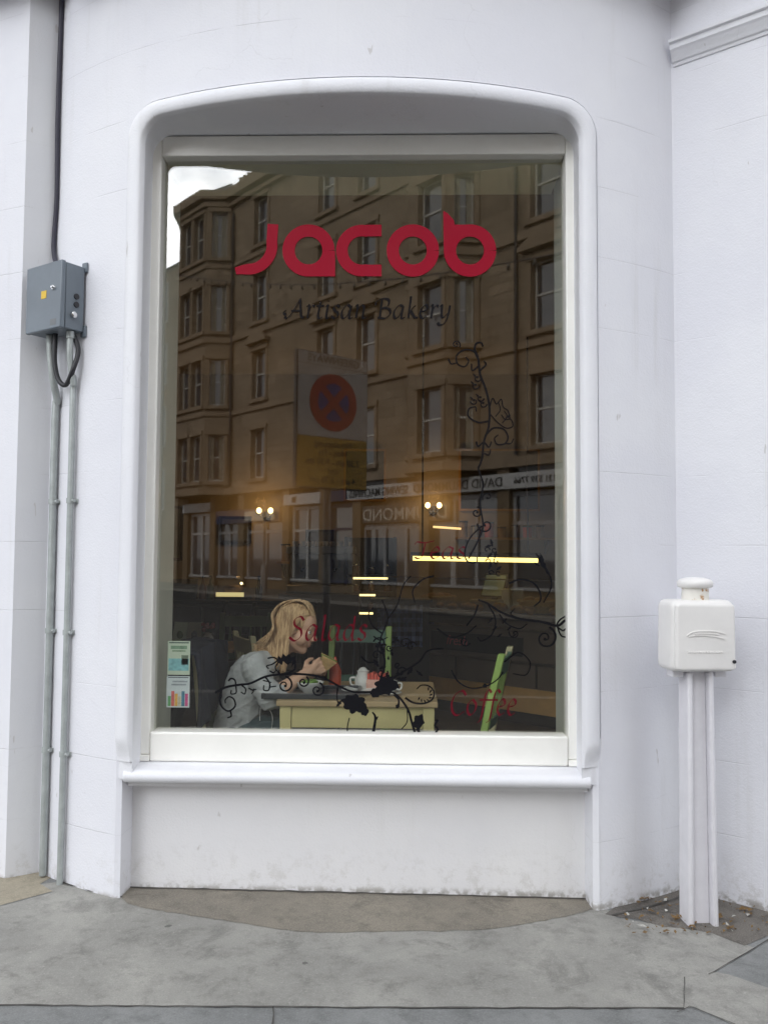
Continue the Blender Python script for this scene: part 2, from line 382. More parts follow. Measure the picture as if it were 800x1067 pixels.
dirt = [tuple(G(*q)[:2]) for q in ((630, 953), (645, 956), (662, 958), (690, 966), (715, 968), (742, 973), (762, 981), (775, 986), (800, 975))]+[(1.9, -.3), (1.45, .12), (1.2, .1)]
sheet('dirt_corner', dirt, .0020, M['dirt'])
def ribbon(name, pts, w, z, m):
    b = MB(); rnd = random.Random(len(pts)*7+int(abs(pts[0][0])*100))
    P = []
    for k in range(len(pts)-1):
        a, c = Vector(pts[k][:2]), Vector(pts[k+1][:2]); n = max(2, int((c-a).length/.05))
        P += [a.lerp(c, j/n) for j in range(n)]
    P.append(Vector(pts[-1][:2])); L = []; Rr = []
    for k, p in enumerate(P):
        t = (P[min(k+1, len(P)-1)]-P[max(k-1, 0)]).normalized(); n = Vector((-t.y, t.x)); ww = w*(.45+.9*rnd.random()); off = n*(rnd.random()-.5)*w*.8
        L.append(p+n*ww/2+off); Rr.append(p-n*ww/2+off)
    for k in range(len(P)-1):
        b.poly([(q.x, q.y, gz(q.x)+z) for q in (L[k], L[k+1], Rr[k+1], Rr[k])])
    return tag(b.build(name, m), kind='structure')
ribbon('paving_joint', [(-4.2, -.93)]+[G(*q) for q in ((0, 1048), (150, 1049), (285, 1050), (430, 1051), (560, 1051), (712, 1051))], .007, .0036, M['joint'])
ribbon('paving_joint', [G(*q) for q in ((285, 1050), (284, 1067))]+[(-.2, -1.9)], .006, .0032, M['joint'])
ribbon('paving_joint', [G(*q) for q in ((738, 1016), (744, 1013), (800, 980), (830, 962))], .0035, .0040, M['joint'])
ribbon('paving_joint', [G(*q) for q in ((712, 1051), (712.5, 1035), (713, 1019))], .003, .0041, M['joint'])
ribbon('paving_joint', [G(*q) for q in ((705, 1056), (718, 1050), (760, 1066), (800, 1084))], .005, .0044, M['joint'])
ribbon('paving_joint', [G(*q) for q in ((127, 936), (95, 929), (62, 919))], .012, .0048, M['joint'])
ribbon('paving_joint', [G(*q) for q in ((638, 955), (668, 948), (700, 938), (714, 934))], .012, .0048, M['joint'])
ribbon('paving_joint', [(-.94, -.035), (.94, -.035)], .012, .0052, M['joint'])

# ------------------------------------------------------------------ the bakery building
BR, BYC = 2.25, 1.886                    # bow radius and centre
XO, XI, ZO, ZI, CR = .982, .912, 3.280, 3.208, .140      # opening: outer / inner edge of the roll moulding
def bow(X, off=0.0): return Vector((X*(BR+off)/BR, BYC-math.sqrt(BR*BR-X*X)*(BR+off)/BR))
XL, XR, ZT = -1.385, 1.410, 3.86
bld = thing('bakery_building', 'pale lilac painted bakery shopfront with a rounded bow wall around one big window', 'building')
def build_bow():
    b = MB(); T = 4.02
    def p(X, z): q = bow(X); return (q.x, q.y, z)
    def cols(x0, x1, n): return [x0+(x1-x0)*k/n for k in range(n+1)]
    # piers
    for (x0, x1) in ((XL-.08, -XO), (XO, XR+.08)):
        c = cols(x0, x1, 10)
        for k in range(10):
            zz = [-.05+(ZO-CR+.05)*j/10 for j in range(11)]+[ZO, T]
            for j in range(len(zz)-1): b.poly([p(c[k], zz[j]), p(c[k+1], zz[j]), p(c[k+1], zz[j+1]), p(c[k], zz[j+1])])
    # over the opening, following the rounded corners
    c = [-XO+.0]+[-XO+CR*(1-math.cos(math.pi/2*k/8)) for k in range(1, 9)]+cols(-XO+CR, XO-CR, 24)[1:]+[XO-CR*(1-math.cos(math.pi/2*(8-k)/8)) for k in range(1, 9)]
    def head(X):
        d = max(0, abs(X)-(XO-CR)); return ZO-CR+math.sqrt(max(0, CR*CR-d*d))
    for k in range(len(c)-1):
        b.poly([p(c[k], head(c[k])), p(c[k+1], head(c[k+1])), p(c[k+1], T), p(c[k], T)])
    return b
build_bow().build('bow_wall', M['wall'], bld, smooth=True)
# reveal and roll moulding swept round the opening
def open_path(inset, z0):
    x, z, r = XO-inset, ZO-inset, max(.03, CR-inset*.55)
    P = [(-x, z0+(z-r-z0)*k/20) for k in range(21)]
    P += [(-x+r-r*math.cos(a), z-r+r*math.sin(a)) for a in [math.pi/2*k/10 for k in range(1, 11)]]
    P += [(-x+r+(2*x-2*r)*k/30, z) for k in range(1, 31)]
    P += [(x-r+r*math.sin(a), z-r+r*math.cos(a)) for a in [math.pi/2*k/10 for k in range(1, 11)]]
    P += [(x, z-r+(z0-z+r)*k/20) for k in range(1, 21)]
    return P
def moulding():
    b = MB(); z0 = .66; prof = []
    # (inset from the outer edge, outward offset from the bow); a quirk, a roll, then the reveal edge
    prof = [(-.008, 0.0), (-.005, -.018), (.004, -.018), (.008, .0)]
    for k in range(11):
        a = math.pi*k/10*.86; prof.append((.008+.034*(1-math.cos(a)), .020*math.sin(a)+.004))
    prof.append((.0755, -.012))
    paths = [open_path(i, z0) for i, o in prof]
    n = len(paths[0])
    def pt(j, k):
        X, z = paths[j][k]; q = bow(X, prof[j][1]); return (q.x, q.y, z)
    for j in range(len(prof)-1):
        for k in range(n-1): b.poly([pt(j, k), pt(j, k+1), pt(j+1, k+1), pt(j+1, k)])
    return b
moulding().build('window_moulding', M['trim'], bld, smooth=True)
def reveal():
    b = MB(); P = open_path(.0755, .50); n = len(P)
    for k in range(n-1):
        for t in range(4):
            def q(X, z, s):
                a = bow(X, -.012); y = a.y+(.035-a.y)*s; return (a.x, y, z)
            b.poly([q(*P[k], t/4), q(*P[k+1], t/4), q(*P[k+1], (t+1)/4), q(*P[k], (t+1)/4)])
    return b
reveal().build('reveal', M['trim'], bld, smooth=True)
# pier ends below the moulding: a plain arris down to the pavement
for s in (-1, 1):
    b = MB(); pr = [bow(s*XO), bow(s*(XO-.012), .002), bow(s*(XO-.03), -.012), Vector((s*.94, -.05)), Vector((s*.94, .06)), Vector((s*XO, .06))]
    pr = [(q.x, q.y, -.05) for q in pr]; b.prism(pr, (0, 0, .715))
    b.build('pier_return', M['wall'], bld)
    b = MB(); pr = [bow(s*.9815, -.003), bow(s*.945, -.004), bow(s*.9065, -.013), Vector((s*.9065, .03)), Vector((s*.9815, .03))]
    b.prism([(q.x, q.y, .485) for q in pr], (0, 0, .185)); b.build('pier_return', M['trim'], bld)
    # the roll dies away into the pier above the sill
    b = MB(); pf = [(-.004, 0.0), (.008, 0.0)]+[(.008+.034*(1-math.cos(math.pi*k/10*.86)), .020*math.sin(math.pi*k/10*.86)+.004) for k in range(11)]+[(.0755, -.012)]
    rows = []
    for k in range(13):
        f = k/12; w = .5+.5*math.cos(math.pi*f); rows.append([bow(s*(XO-i_), o_*w if o_ > 0 else o_) for i_, o_ in pf]); rows[-1] = [(q.x, q.y, .6605-.105*f) for q in rows[-1]]
    for k in range(12):
        for n_ in range(len(pf)-1): b.poly([rows[k][n_], rows[k][n_+1], rows[k+1][n_+1], rows[k+1][n_]])
    b.build('moulding_stop', M['trim'], bld, smooth=True)
# apron under the sill
MB().box(-.945, .945, -.022, .06, -.06, .50).build('apron', M['apron'], bld)
# window sill with rounded nose
def sill():
    b = MB(); pr = []
    y1, z1, z0 = .03, .530, .468
    for k in range(9):
        a = -math.pi/2+math.pi*k/8; pr.append((-.138-.030*math.cos(a), (z0+z1-.008)/2+(z1-.008-z0)/2*math.sin(a)))
    pr += [(y1, z1+.012), (y1, z0)]
    b.prism([(-.940, y, z) for y, z in pr], (1.880, 0, 0)); return b
sill().build('window_sill', M['trim'], bld, smooth=True, bevel=.006)
MB().box(-.938, .938, -.10, .03, .445, .4675).build('sill_bed', M['apron'], bld)
# the window itself
win = sub('shop_window', bld)
GX0, GX1, GZ0, GZ1 = -.863, .868, .656, 3.112
def rail(name, x0, x1, z0, z1, y0=-.052, y1=.04, bev=.006): return MB().box(x0, x1, y0, y1, z0, z1).build(name, M['frame'], win, bevel=bev, seg=3)
rail('stile', -.938, GX0, .56, 3.20); rail('stile', GX1, .938, .56, 3.20)
rail('stile_bead', -.938, -.917, .56, 3.19, -.068, -.0523, .005); rail('stile_bead', .917, .938, .56, 3.19, -.068, -.0523, .005)
rail('bottom_rail', GX0+.0005, GX1-.0005, .534, GZ0, -.060, .04, .009)
rail('bottom_rail_end', -.938, GX0, .534, .5595, -.060, .04, .004); rail('bottom_rail_end', GX1, .938, .534, .5595, -.060, .04, .004)
rail('head_rail', GX0+.0005, GX1-.0005, GZ1, 3.20, -.052, .04)
pb = MB().box(GX0-.008, GX1+.008, 0.0, .006, GZ0-.008, GZ1+.008)
pb.build('glass_pane', M['glass'], win)
# side wing on the left: return face and the next bow beyond it
A = Vector((XL, .115)); Bp = Vector((-1.497, .035)); D1 = Vector((-2.9, 1.02))
def vwall(name, p, q, z0, z1, m, parent, n=8, thick=.12, flip=1):
    b = MB(); d = (q-p).normalized(); nn = Vector((d.y, -d.x))*flip
    P = [p, q, q-nn*thick, p-nn*thick]
    b.hexa([(v.x, v.y, z0) for v in P]+[(v.x, v.y, z1) for v in P]); return b.build(name, m, parent, bevel=.004)
b = MB(); pr = [A, Bp]+[Bp+(D1-Bp)*t+Vector((-.56, -.83))*.13*math.sin(math.pi*t) for t in [k/12 for k in range(1, 13)]]
zz = [-.06, .28, .285, .9, 1.8, 2.8, 4.02]
for k in range(1, len(pr)-1): b.poly([(pr[k].x, pr[k].y, -.06), (pr[k+1].x, pr[k+1].y, -.06), (pr[k+1].x, pr[k+1].y, 4.02), (pr[k].x, pr[k].y, 4.02)])
b.build('neighbour_bow', M['wall'], bld, smooth=True)
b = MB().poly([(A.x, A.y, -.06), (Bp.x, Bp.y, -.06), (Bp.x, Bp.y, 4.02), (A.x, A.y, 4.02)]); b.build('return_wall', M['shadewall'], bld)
# right wall and its string course
E0 = Vector((XR-.012, .072)); RD = Vector((math.cos(R(37)), -math.sin(R(37)))); E1 = E0+RD*2.6; RN = Vector((-RD.y*-1, -RD.x)) if False else Vector((-math.sin(R(37)), -math.cos(R(37))))
b = MB(); P = [E0-RD*.05, E1, E1-RN*.3, E0-RD*.05-RN*.3]
b.hexa([(v.x, v.y, -.06) for v in P]+[(v.x, v.y, 4.02) for v in P]); b.build('side_wall', M['wall'], bld)
def run_profile(prof, p0, p1, n, e0=0, e1=0):
    b = MB(); d = (p1-p0).normalized()
    def at_(P, e): return [(P.x+n.x*o+d.x*e*o, P.y+n.y*o+d.y*e*o, z) for o, z in prof]
    a = at_(p0, e0); c = at_(p1, e1); m = len(prof); i = len(b.v); b.v += a+c
    for k in range(m): b.f.append((i+k, i+(k+1) % m, i+m+(k+1) % m, i+m+k))
    b.f.append(tuple(range(i, i+m))); b.f.append(tuple(range(i+2*m-1, i+m-1, -1))); return b
zc = 3.575
cprof = [(-.03, zc-.008), (.006, zc-.008), (.010, zc+.004), (.018, zc+.008), (.026, zc+.022), (.040, zc+.042), (.048, zc+.050), (.050, zc+.072), (.062, zc+.076), (.064, zc+.088), (-.03, zc+.10)]
run_profile(cprof, E0-RD*.03, E1, RN).build('string_course', M['trim'], bld)
# main cornice above the shopfront and the upper storeys
b = MB(); top = [bow(XL+(XR-XL)*k/24, .25) for k in range(25)]
outl = [Vector((-2.9, .9)), Vector((-2.3, .35)), Bp+Vector((-.1, -.2)), A+Vector((.05, -.12))]+top[2:-2]+[E0+Vector((-.1, -.16)), E0+RD*1.3+RN*.2, E1+RN*.2, E1+Vector((0, .6)), Vector((3.4, 1.9)), Vector((-2.9, 1.9))]
b.prism([(v.x, v.y, 3.945) for v in outl], (0, 0, .295)); b.build('cornice', M['trim'], bld)
M['oldstone'] = stone_mat('upper_sandstone', (.36, .27, .18), (.22, .16, .11))
up = MB()
def window_wall(b, x0, x1, z0, z1, y, th, ops):
    xs = sorted({x0, x1, *[o[0] for o in ops], *[o[1] for o in ops]}); zs = sorted({z0, z1, *[o[2] for o in ops], *[o[3] for o in ops]})
    for i in range(len(xs)-1):
        for j in range(len(zs)-1):
            cx, cz = (xs[i]+xs[i+1])/2, (zs[j]+zs[j+1])/2
            if any(o[0] < cx < o[1] and o[2] < cz < o[3] for o in ops): continue
            b.poly([(xs[i], y, zs[j]), (xs[i+1], y, zs[j]), (xs[i+1], y, zs[j+1]), (xs[i], y, zs[j+1])])
    for (a, c, d, e) in ops:
        for q in ([(a, y, d), (a, y+th, d), (a, y+th, e), (a, y, e)], [(c, y, d), (c, y, e), (c, y+th, e), (c, y+th, d)], [(a, y, d), (c, y, d), (c, y+th, d), (a, y+th, d)], [(a, y, e), (a, y+th, e), (c, y+th, e), (c, y, e)]): b.poly(q)
ops = [(x, x+1.1, z, z+2.0) for z in (5.0, 8.4, 11.8) for x in (-10.5, -7.5, -4.2, -.6, 2.2, 5.5, 8.5)]
window_wall(up, -15, 16, 4.243, 14.5, .45, .25, ops)
up.poly([(-15, .45, 14.5), (16, .45, 14.5), (16, 11, 14.5), (-15, 11, 14.5)]); up.poly([(-15, 11, -.1), (16, 11, -.1), (16, 11, 14.5), (-15, 11, 14.5)])
for x in (-15, 16): up.poly([(x, .45, -.1), (x, 11, -.1), (x, 11, 14.5), (x, .45, 14.5)])
up.poly([(-15, .45, 4.243), (16, .45, 4.243), (16, 11, 4.243), (-15, 11, 4.243)])
up.build('upper_wall', M['oldstone'], bld, merge=False, fix=False)
M['darkglass'] = mat('upper_glass', (.03, .035, .04), .06)
fm = MB().box(0, 1.1, 0, .06, 0, .06).box(0, 1.1, 0, .06, 1.94, 2.0).box(0, .06, 0, .06, .06, 1.94).box(1.04, 1.1, 0, .06, .06, 1.94).box(.06, 1.04, -.01, .05, .97, 1.03)
fr0 = fm.build('upper_window', M['frame'], bld); gl0 = MB().box(.06, 1.04, .03, .04, .06, 1.94).build('pane', M['darkglass'], fr0)
for k, (a, c, d, e) in enumerate(ops):
    f = fr0 if k == 0 else copy_tree(fr0, bld)
    f.location = (a, .61, d)
for nm, P in (('far_side_wall', [Vector((E1.x-.1, E1.y+.35)), Vector((16, E1.y+.35)), Vector((16, 1.0)), Vector((E1.x-.1, 1.0))]), ('near_side_wall', [Vector((-15, 1.0)), Vector((-2.85, 1.0)), Vector((-2.85, 1.4)), Vector((-15, 1.4))])):
    MB().hexa([(v.x, v.y, -.1) for v in P]+[(v.x, v.y, 4.24) for v in P]).build(nm, M['wall'], bld)

# ------------------------------------------------------------------ the room behind the pane
M['plaster'] = mat('room_plaster', (.40, .33, .23), .8, .15, 2)
M['ceil'] = mat('room_ceiling', (.40, .345, .25), .8, .1, 2)
M['floorw'] = mat('room_floor', (.10, .065, .04), .5, .35, 6)
M['darkwood'] = mat('dark_wood', (.03, .022, .018), .45, .3, 9)
RX0, RX1, RY1, RZ = -2.75, 2.6, 6.0, 3.45
b = MB(); b.box(RX0-.15, RX0, 1.5, RY1, -.1, RZ); b.box(RX1, RX1+.15, 1.5, RY1, -.1, RZ); b.box(RX0-.15, RX1+.15, RY1+.001, RY1+.15, -.1, RZ)
for s in (-1, 1):
    xe = RX0 if s < 0 else RX1
    b.prism([(s*1.16, .20, -.1), (xe, 1.42, -.1), (xe, 1.62, -.1), (s*1.16, .40, -.1)], (0, 0, RZ+.1))
b.build('room_wall', M['plaster'], bld)
MB().prism([(-1.16, .07, RZ+.002), (1.16, .07, RZ+.002), (RX1+.15, 1.42, RZ+.002), (RX1+.15, RY1+.15, RZ+.002), (RX0-.15, RY1+.15, RZ+.002), (RX0-.15, 1.42, RZ+.002)], (0, 0, .12)).build('room_ceiling', M['ceil'], bld)
MB().prism([(-1.15, .062, -.14), (1.15, .062, -.14), (RX1, 1.42, -.14), (RX1, RY1, -.14), (RX0, RY1, -.14), (RX0, 1.42, -.14)], (0, 0, .135)).build('room_floor', M['floorw'], bld)
b = MB(); y0, y1 = .065, .34
b.box(-1.18, -.885, y0, y1, -.004, RZ); b.box(.885, 1.18, y0, y1, -.004, RZ); b.box(-.885, .885, y0, .20, -.004, .575)
b.build('window_jamb', M['cream'], bld)
MB().box(-.8848, .8848, y0, .42, 3.136, RZ).build('window_lintel', mat('lintel_cream', (.82, .80, .60), .5), bld)
b = MB(); b.box(-.96, -.88, .0402, .0645, .0, 3.3); b.box(.88, .96, .0402, .0645, 0, 3.3); b.box(-.88, .88, .0402, .0645, 3.134, 3.3); b.box(-.88, .88, .0402, .0645, .0, .58)
b.build('lining', M['cream'], bld)
#@@PART2
# ------------------------------------------------------------------ lettering and vinyl on the face of the pane
VY = -.0042
_lay = [0]
def vy():
    _lay[0] = (_lay[0]+1) % 60; return VY+.00006*_lay[0]
def band(b, pts, wf, nib=None, y=None):
    """flat vinyl strip along pixel points; wf(t) gives its width in pixels"""
    y = y or vy(); P = [Vector(p) for p in pts]; L = []; Q = []; n = len(P)
    for k, p in enumerate(P):
        t = (P[min(k+1, n-1)]-P[max(k-1, 0)]); t = t.normalized() if t.length > 1e-9 else Vector((1, 0)); nn = Vector((-t.y, t.x))
        w = wf(k/(n-1))
        if nib: w = max(nib[1], nib[0]*abs(nn.dot(Vector((math.cos(nib[2]), math.sin(nib[2]))))))*w
        L.append(p+nn*w/2); Q.append(p-nn*w/2)
    i = len(b.v)
    for k in range(n): b.v += [tuple(at(L[k].x, L[k].y, y)), tuple(at(Q[k].x, Q[k].y, y))]
    for k in range(n-1): b.f.append((i+2*k, i+2*k+1, i+2*k+3, i+2*k+2))
def blob(b, cx, cy, r, teeth=9, seed=0, sq=1.0, rot=0, jag=.22):
    rr = random.Random(seed); y = vy(); pts = []
    n = teeth*4
    for k in range(n):
        a = 2*math.pi*k/n; q = r*(1-jag*(k % 4 == 2)-jag*.45*(k % 4 in (1, 3))+rr.uniform(-.08, .08))
        x, z = q*math.cos(a), q*math.sin(a)*sq; pts.append(at(cx+x*math.cos(rot)-z*math.sin(rot), cy+x*math.sin(rot)+z*math.cos(rot), y))
    b.poly(pts)
def curl(b, cx, cy, r0, a0, turns, w=1.6, dirn=1, r1=1.2, tip=None):
    """spiral that starts on radius r0 at angle a0 (degrees, clockwise in the picture) and winds in"""
    n = int(24*turns)+8; pts = []
    for k in range(n+1):
        t = k/n; a = R(a0)+dirn*2*math.pi*turns*t; r = r0+(r1-r0)*t**.85; pts.append((cx+r*math.cos(a), cy+r*math.sin(a)))
    band(b, pts, lambda t: w*(1.05-.45*t)); blob(b, *pts[-1], w*.75, 6, int(cx*7), jag=.02)
    return pts
def stem(b, pts, w0, w1=None, n=8):
    w1 = w0 if w1 is None else w1; band(b, spline([(p[0], p[1]) for p in pts], n), lambda t: w0+(w1-w0)*t)
def leaf(b, x0, y0, x1, y1, w):
    p, q = Vector((x0, y0)), Vector((x1, y1)); d = q-p; nn = Vector((-d.y, d.x)).normalized(); y = vy()
    L = []
    for t, s in ((0, 0), (.2, .55), (.35, .4), (.5, 1), (.62, .6), (.78, .55), (1, 0)): L.append((t, s))
    out = [p+d*t+nn*w*s for t, s in L]+[p+d*t-nn*w*s*.8 for t, s in reversed(L[1:-1])]
    b.poly([at(v.x, v.y, y) for v in out])
# shop name: five strokes of one even width
rb = {}
def arcpts(cx, cy, r, a0, a1, n=40): return [(cx+r*math.cos(R(a0+(a1-a0)*k/n)), cy+r*math.sin(R(a0+(a1-a0)*k/n))) for k in range(n+1)]
SW = 12.8
def letter_J():
    b = MB(); y = vy()
    P = [(284.5, 233.5), (283.5, 248)]+arcpts(258.5, 255.5, 25, -8, 90, 30)+[(255, 280.8), (252, 281.1), (249, 281.6), (245.5, 282.4)]
    n = len(P); band(b, P, lambda t: (SW-1.5)*(1-.35*max(0, (t*(n-1)-(n-5))/4)), y=y); return b
def letter_a():
    b = MB(); band(b, arcpts(321.5, 261, 20.8, 0, 360, 72), lambda t: SW, y=VY)
    band(b, [(342.8, 262), (342.8, 288)], lambda t: SW, y=VY-.0002); band(b, [(321, 281.6), (346, 281.6)], lambda t: SW, y=VY-.0004); return b
def letter_c():
    b = MB(); band(b, [(397.5, 240.2), (392, 240.2), (383, 240.2)]+arcpts(377, 261, 20.8, -80, -280, 44)+[(383, 281.8), (392, 281.8), (397.5, 281.8)], lambda t: SW-.6); return b
def letter_o():
    b = MB(); band(b, arcpts(430, 261, 20.9, 0, 360, 72), lambda t: SW); return b
def letter_b():
    b = MB(); band(b, arcpts(489.5, 261, 20.9, 0, 360, 72), lambda t: SW, y=VY)
    y = VY-.0003; b.poly([at(*q, y) for q in ((461.6, 219.5), (466, 222), (472.5, 229), (474, 236), (474.4, 262), (462.2, 262))])
    band(b, [(470, 240.2), (491, 240.2)], lambda t: SW-.3, y=VY-.0005); return b
nm = sub('shop_name', win)
for nme, fn in (('letter', letter_J), ('letter', letter_a), ('letter', letter_c), ('letter', letter_o), ('letter', letter_b)):
    rb.setdefault('all', MB()); q = fn(); i = len(rb['all'].v); rb['all'].v += q.v; rb['all'].f += [tuple(i+k for k in f) for f in q.f]
bpy.data.objects.remove(nm)
rb['all'].build('shop_name', M['red'], win, merge=False)
# broad-nib script for the smaller words
GL = {
 'A': (.70, [[(-.06, .06), (.05, .0), (.2, .2), (.34, .5), (.45, .74)], [(.43, .70), (.5, .3), (.56, .06), (.66, .02)], [(.16, .27), (.52, .27)], [(-.02, .12), (-.1, .2), (-.04, .3)]]),
 'r': (.36, [[(.0, .42), (.09, .47), (.09, .0)], [(.09, .28), (.2, .46), (.31, .44)]]),
 't': (.32, [[(.14, .62), (.10, .12), (.17, .0), (.28, .05)], [(.0, .46), (.28, .46)]]),
 'i': (.26, [[(.02, .42), (.09, .47), (.09, .07), (.15, .0), (.22, .05)], [(.11, .62), (.13, .66)]]),
 's': (.34, [[(.28, .42), (.17, .48), (.07, .39), (.12, .28), (.23, .2), (.24, .07), (.14, .0), (.01, .06)]]),
 'a': (.50, [[(.34, .43), (.2, .48), (.06, .3), (.05, .1), (.14, .0), (.27, .12), (.35, .42)], [(.36, .46), (.33, .07), (.39, .0), (.47, .05)]]),
 'n': (.50, [[(.0, .42), (.09, .47), (.09, .0)], [(.09, .27), (.22, .46), (.33, .41), (.33, .07), (.39, .0), (.47, .05)]]),
 'B': (.58, [[(.12, .68), (.12, .0)], [(-.1, .48), (-.06, .62), (.16, .73), (.37, .66), (.35, .45), (.14, .38)], [(.14, .38), (.4, .35), (.48, .17), (.32, .0), (.04, .02)]]),
 'k': (.46, [[(.05, .75), (.09, .74), (.09, .0)], [(.1, .2), (.22, .4), (.31, .47)], [(.15, .27), (.31, .04), (.44, .02)]]),
 'e': (.38, [[(.06, .24), (.26, .3), (.27, .43), (.17, .48), (.06, .32), (.05, .12), (.15, .0), (.3, .07)]]),
 'y': (.48, [[(.0, .42), (.07, .47), (.1, .12), (.18, .03), (.31, .18)], [(.37, .47), (.33, .05), (.23, -.2), (.08, -.25), (-.02, -.17)]]),
 'T': (.50, [[(-.04, .58), (.02, .69), (.28, .66), (.58, .74)], [(.3, .68), (.26, .12), (.16, .0), (.02, .05)]]),
 'S': (.52, [[(.43, .62), (.3, .74), (.12, .65), (.15, .46), (.36, .32), (.38, .12), (.2, -.02), (.0, .09)]]),
 'l': (.26, [[(.05, .74), (.1, .75), (.09, .08), (.15, .0), (.22, .05)]]),
 'd': (.50, [[(.34, .43), (.2, .48), (.06, .3), (.05, .1), (.14, .0), (.27, .12), (.35, .42)], [(.34, .76), (.33, .07), (.39, .0), (.47, .05)]]),
 'C': (.58, [[(.52, .6), (.38, .74), (.15, .63), (.04, .36), (.12, .08), (.3, -.01), (.52, .11)]]),
 'o': (.44, [[(.2, .48), (.06, .35), (.05, .13), (.17, .0), (.31, .12), (.33, .33), (.19, .48)]]),
 'f': (.32, [[(.4, .68), (.3, .77), (.2, .6), (.12, -.1), (.0, -.24)], [(.0, .46), (.34, .46)]]),
 ' ': (.34, [])}
def script(text, x0, x1, base, up, name, m, nib=.105, thin=.028, parent=None):
    b = MB(); tot = sum(GL[c][0] for c in text)-.08; s = (x1-x0)/tot; v = up; x = 0
    for c in text:
        adv, strokes = GL[c]
        for st in strokes:
            P = [(x0+s*(x+q.x+.13*q.y), base-v*q.y) for q in spline(st, 8)]
            band(b, P, lambda t: 1.0, nib=(nib*v, thin*v, R(-40)))
        x += adv
    return b.build(name, m, parent or win, merge=False)
script('Artisan Bakery', 298, 468, 331.5, 28, 'tagline', M['vinyl'], .115, .03)
script('Teas', 431, 483, 582, 25, 'menu_word', M['redthin'], .082, .02)
script('Salads', 301, 380, 667, 33, 'menu_word', M['redthin'], .082, .02)
script('Coffee', 468, 536, 745, 34, 'menu_word', M['redthin'], .082, .02)
# black scrolls: one climbing on the right, one sweeping round the lower right, one along the bottom
b = MB()
stem(b, [(494, 364), (498, 374), (500, 390), (506, 406), (509.6, 424), (509, 444), (504, 460), (502, 478), (498, 488)], 2.6, 2.0)
stem(b, [(498, 488), (503, 505), (500, 525), (503, 548), (497, 565), (488, 582)], 1.6, 1.8)
stem(b, [(498, 374), (493, 366), (484, 364.5), (476, 370), (476.5, 379), (484, 382), (488, 376), (485, 372)], 1.9, 1.3)
stem(b, [(467, 374), (470, 379), (476, 378)], 1.8, 1.2); curl(b, 475, 359, 4.6, 40, 1.3, 1.3, -1)
stem(b, [(494, 364), (496, 358), (501, 357), (503, 361)], 2.2, 1.6); stem(b, [(500, 386), (506, 380), (504, 376)], 2, 1.4); stem(b, [(499, 381), (492, 386), (491, 379)], 1.9, 1.4)
for (x, y, s) in ((497, 394, 1), (495, 402, 1), (500, 415, 1), (494, 418, -1), (503, 421, 1)): curl(b, x, y, 4.2, 0 if s > 0 else 180, .8, 1.5, s); leaf(b, x, y, x-5, y-5, 1.3)
stem(b, [(509, 439), (498, 440), (488, 434), (488.5, 426), (495, 424), (496, 429)], 2.1, 1.3)
stem(b, [(510, 424), (513, 415), (517, 421), (522, 416), (524, 424), (529, 428), (531, 436)], 1.3, 1.2); stem(b, [(511, 432), (518, 440), (527, 446), (534, 444), (532, 437), (526, 437), (522, 432)], 1.3, 1.2)
stem(b, [(516, 434), (521, 427), (519, 419)], 1.2, 1); stem(b, [(523, 441), (528, 434), (525, 428)], 1.2, 1); leaf(b, 526, 436, 532, 432, 1.6)
stem(b, [(507, 452), (514, 446), (524, 447), (529, 455), (526, 462), (518, 463), (515, 457), (519, 453)], 2.0, 1.3); stem(b, [(526, 462), (532, 462), (535, 457)], 1.6, 1.1)
stem(b, [(496, 460), (498, 465), (504, 461), (509, 466), (512, 460)], 1.9, 1.4); stem(b, [(504, 472), (509, 474), (511, 468)], 1.6, 1.2)
curl(b, 496, 534, 6.2, -80, 1.2, 1.6, 1); curl(b, 506, 547, 9, 190, 1.1, 1.7, -1); curl(b, 508, 518, 6, 150, .9, 1.5, 1)
stem(b, [(502, 548), (490, 560), (484, 575), (487, 585), (496, 586), (497, 580)], 1.7, 1.2)
for k in (0, 1, 3, 4, 6, 7):
    x, y = 505+(k % 3)*8+(k//3)*2, 570+(k//3)*12; leaf(b, x, y, x+7*math.cos(k*1.9), y-7*abs(math.sin(k*1.3))-2, 2.1); curl(b, x+2, y+3, 3.4, 60*k, .7, 1.2, 1 if k % 2 else -1)
b.build('vinyl_scroll', M['vinyl'], win, merge=False)
b = MB()
stem(b, [(498, 625), (508, 629), (522, 638), (540, 644.5), (564, 648), (580, 652), (589, 646)], 2.0, 2.8)
curl(b, 568, 665, 12.5, -70, 1.5, 2.1, 1); stem(b, [(589, 642), (583, 646), (580, 652), (586, 657), (589, 655)], 1.7, 1.6); stem(b, [(580, 652), (584, 662), (589, 664)], 1.7, 1.4)
leaf(b, 573, 601, 558, 576, 3.2); leaf(b, 566, 590, 563, 577, 2.4); leaf(b, 562, 590, 556, 586, 1.6)
stem(b, [(530, 608), (541, 604), (553, 606), (561, 614), (563, 625), (556, 632)], 2.1, 1.4); stem(b, [(573, 600), (574, 612), (566, 628)], 1.6, 1.2)
stem(b, [(498, 630), (494, 641), (486, 652)], 1.8, 1.2); stem(b, [(508, 629), (516, 645), (513, 660), (502, 668), (497, 664)], 1.6, 1.2)
stem(b, [(470, 698), (477, 710), (490, 717), (506, 715), (518, 708), (524, 700)], 1.5, 1.3); blob(b, 505, 714.5, 2.6, 6, 3)
stem(b, [(455, 655), (470, 664), (486, 660), (496, 652)], 1.4, 1.1); stem(b, [(520, 640), (528, 650), (541, 655), (549, 650)], 1.5, 1.1); curl(b, 536, 660, 6, 200, 1, 1.3, -1)
stem(b, [(540, 644), (532, 640), (536, 634)], 1.4, 1); curl(b, 484, 668, 6, 20, 1.1, 1.3, 1)
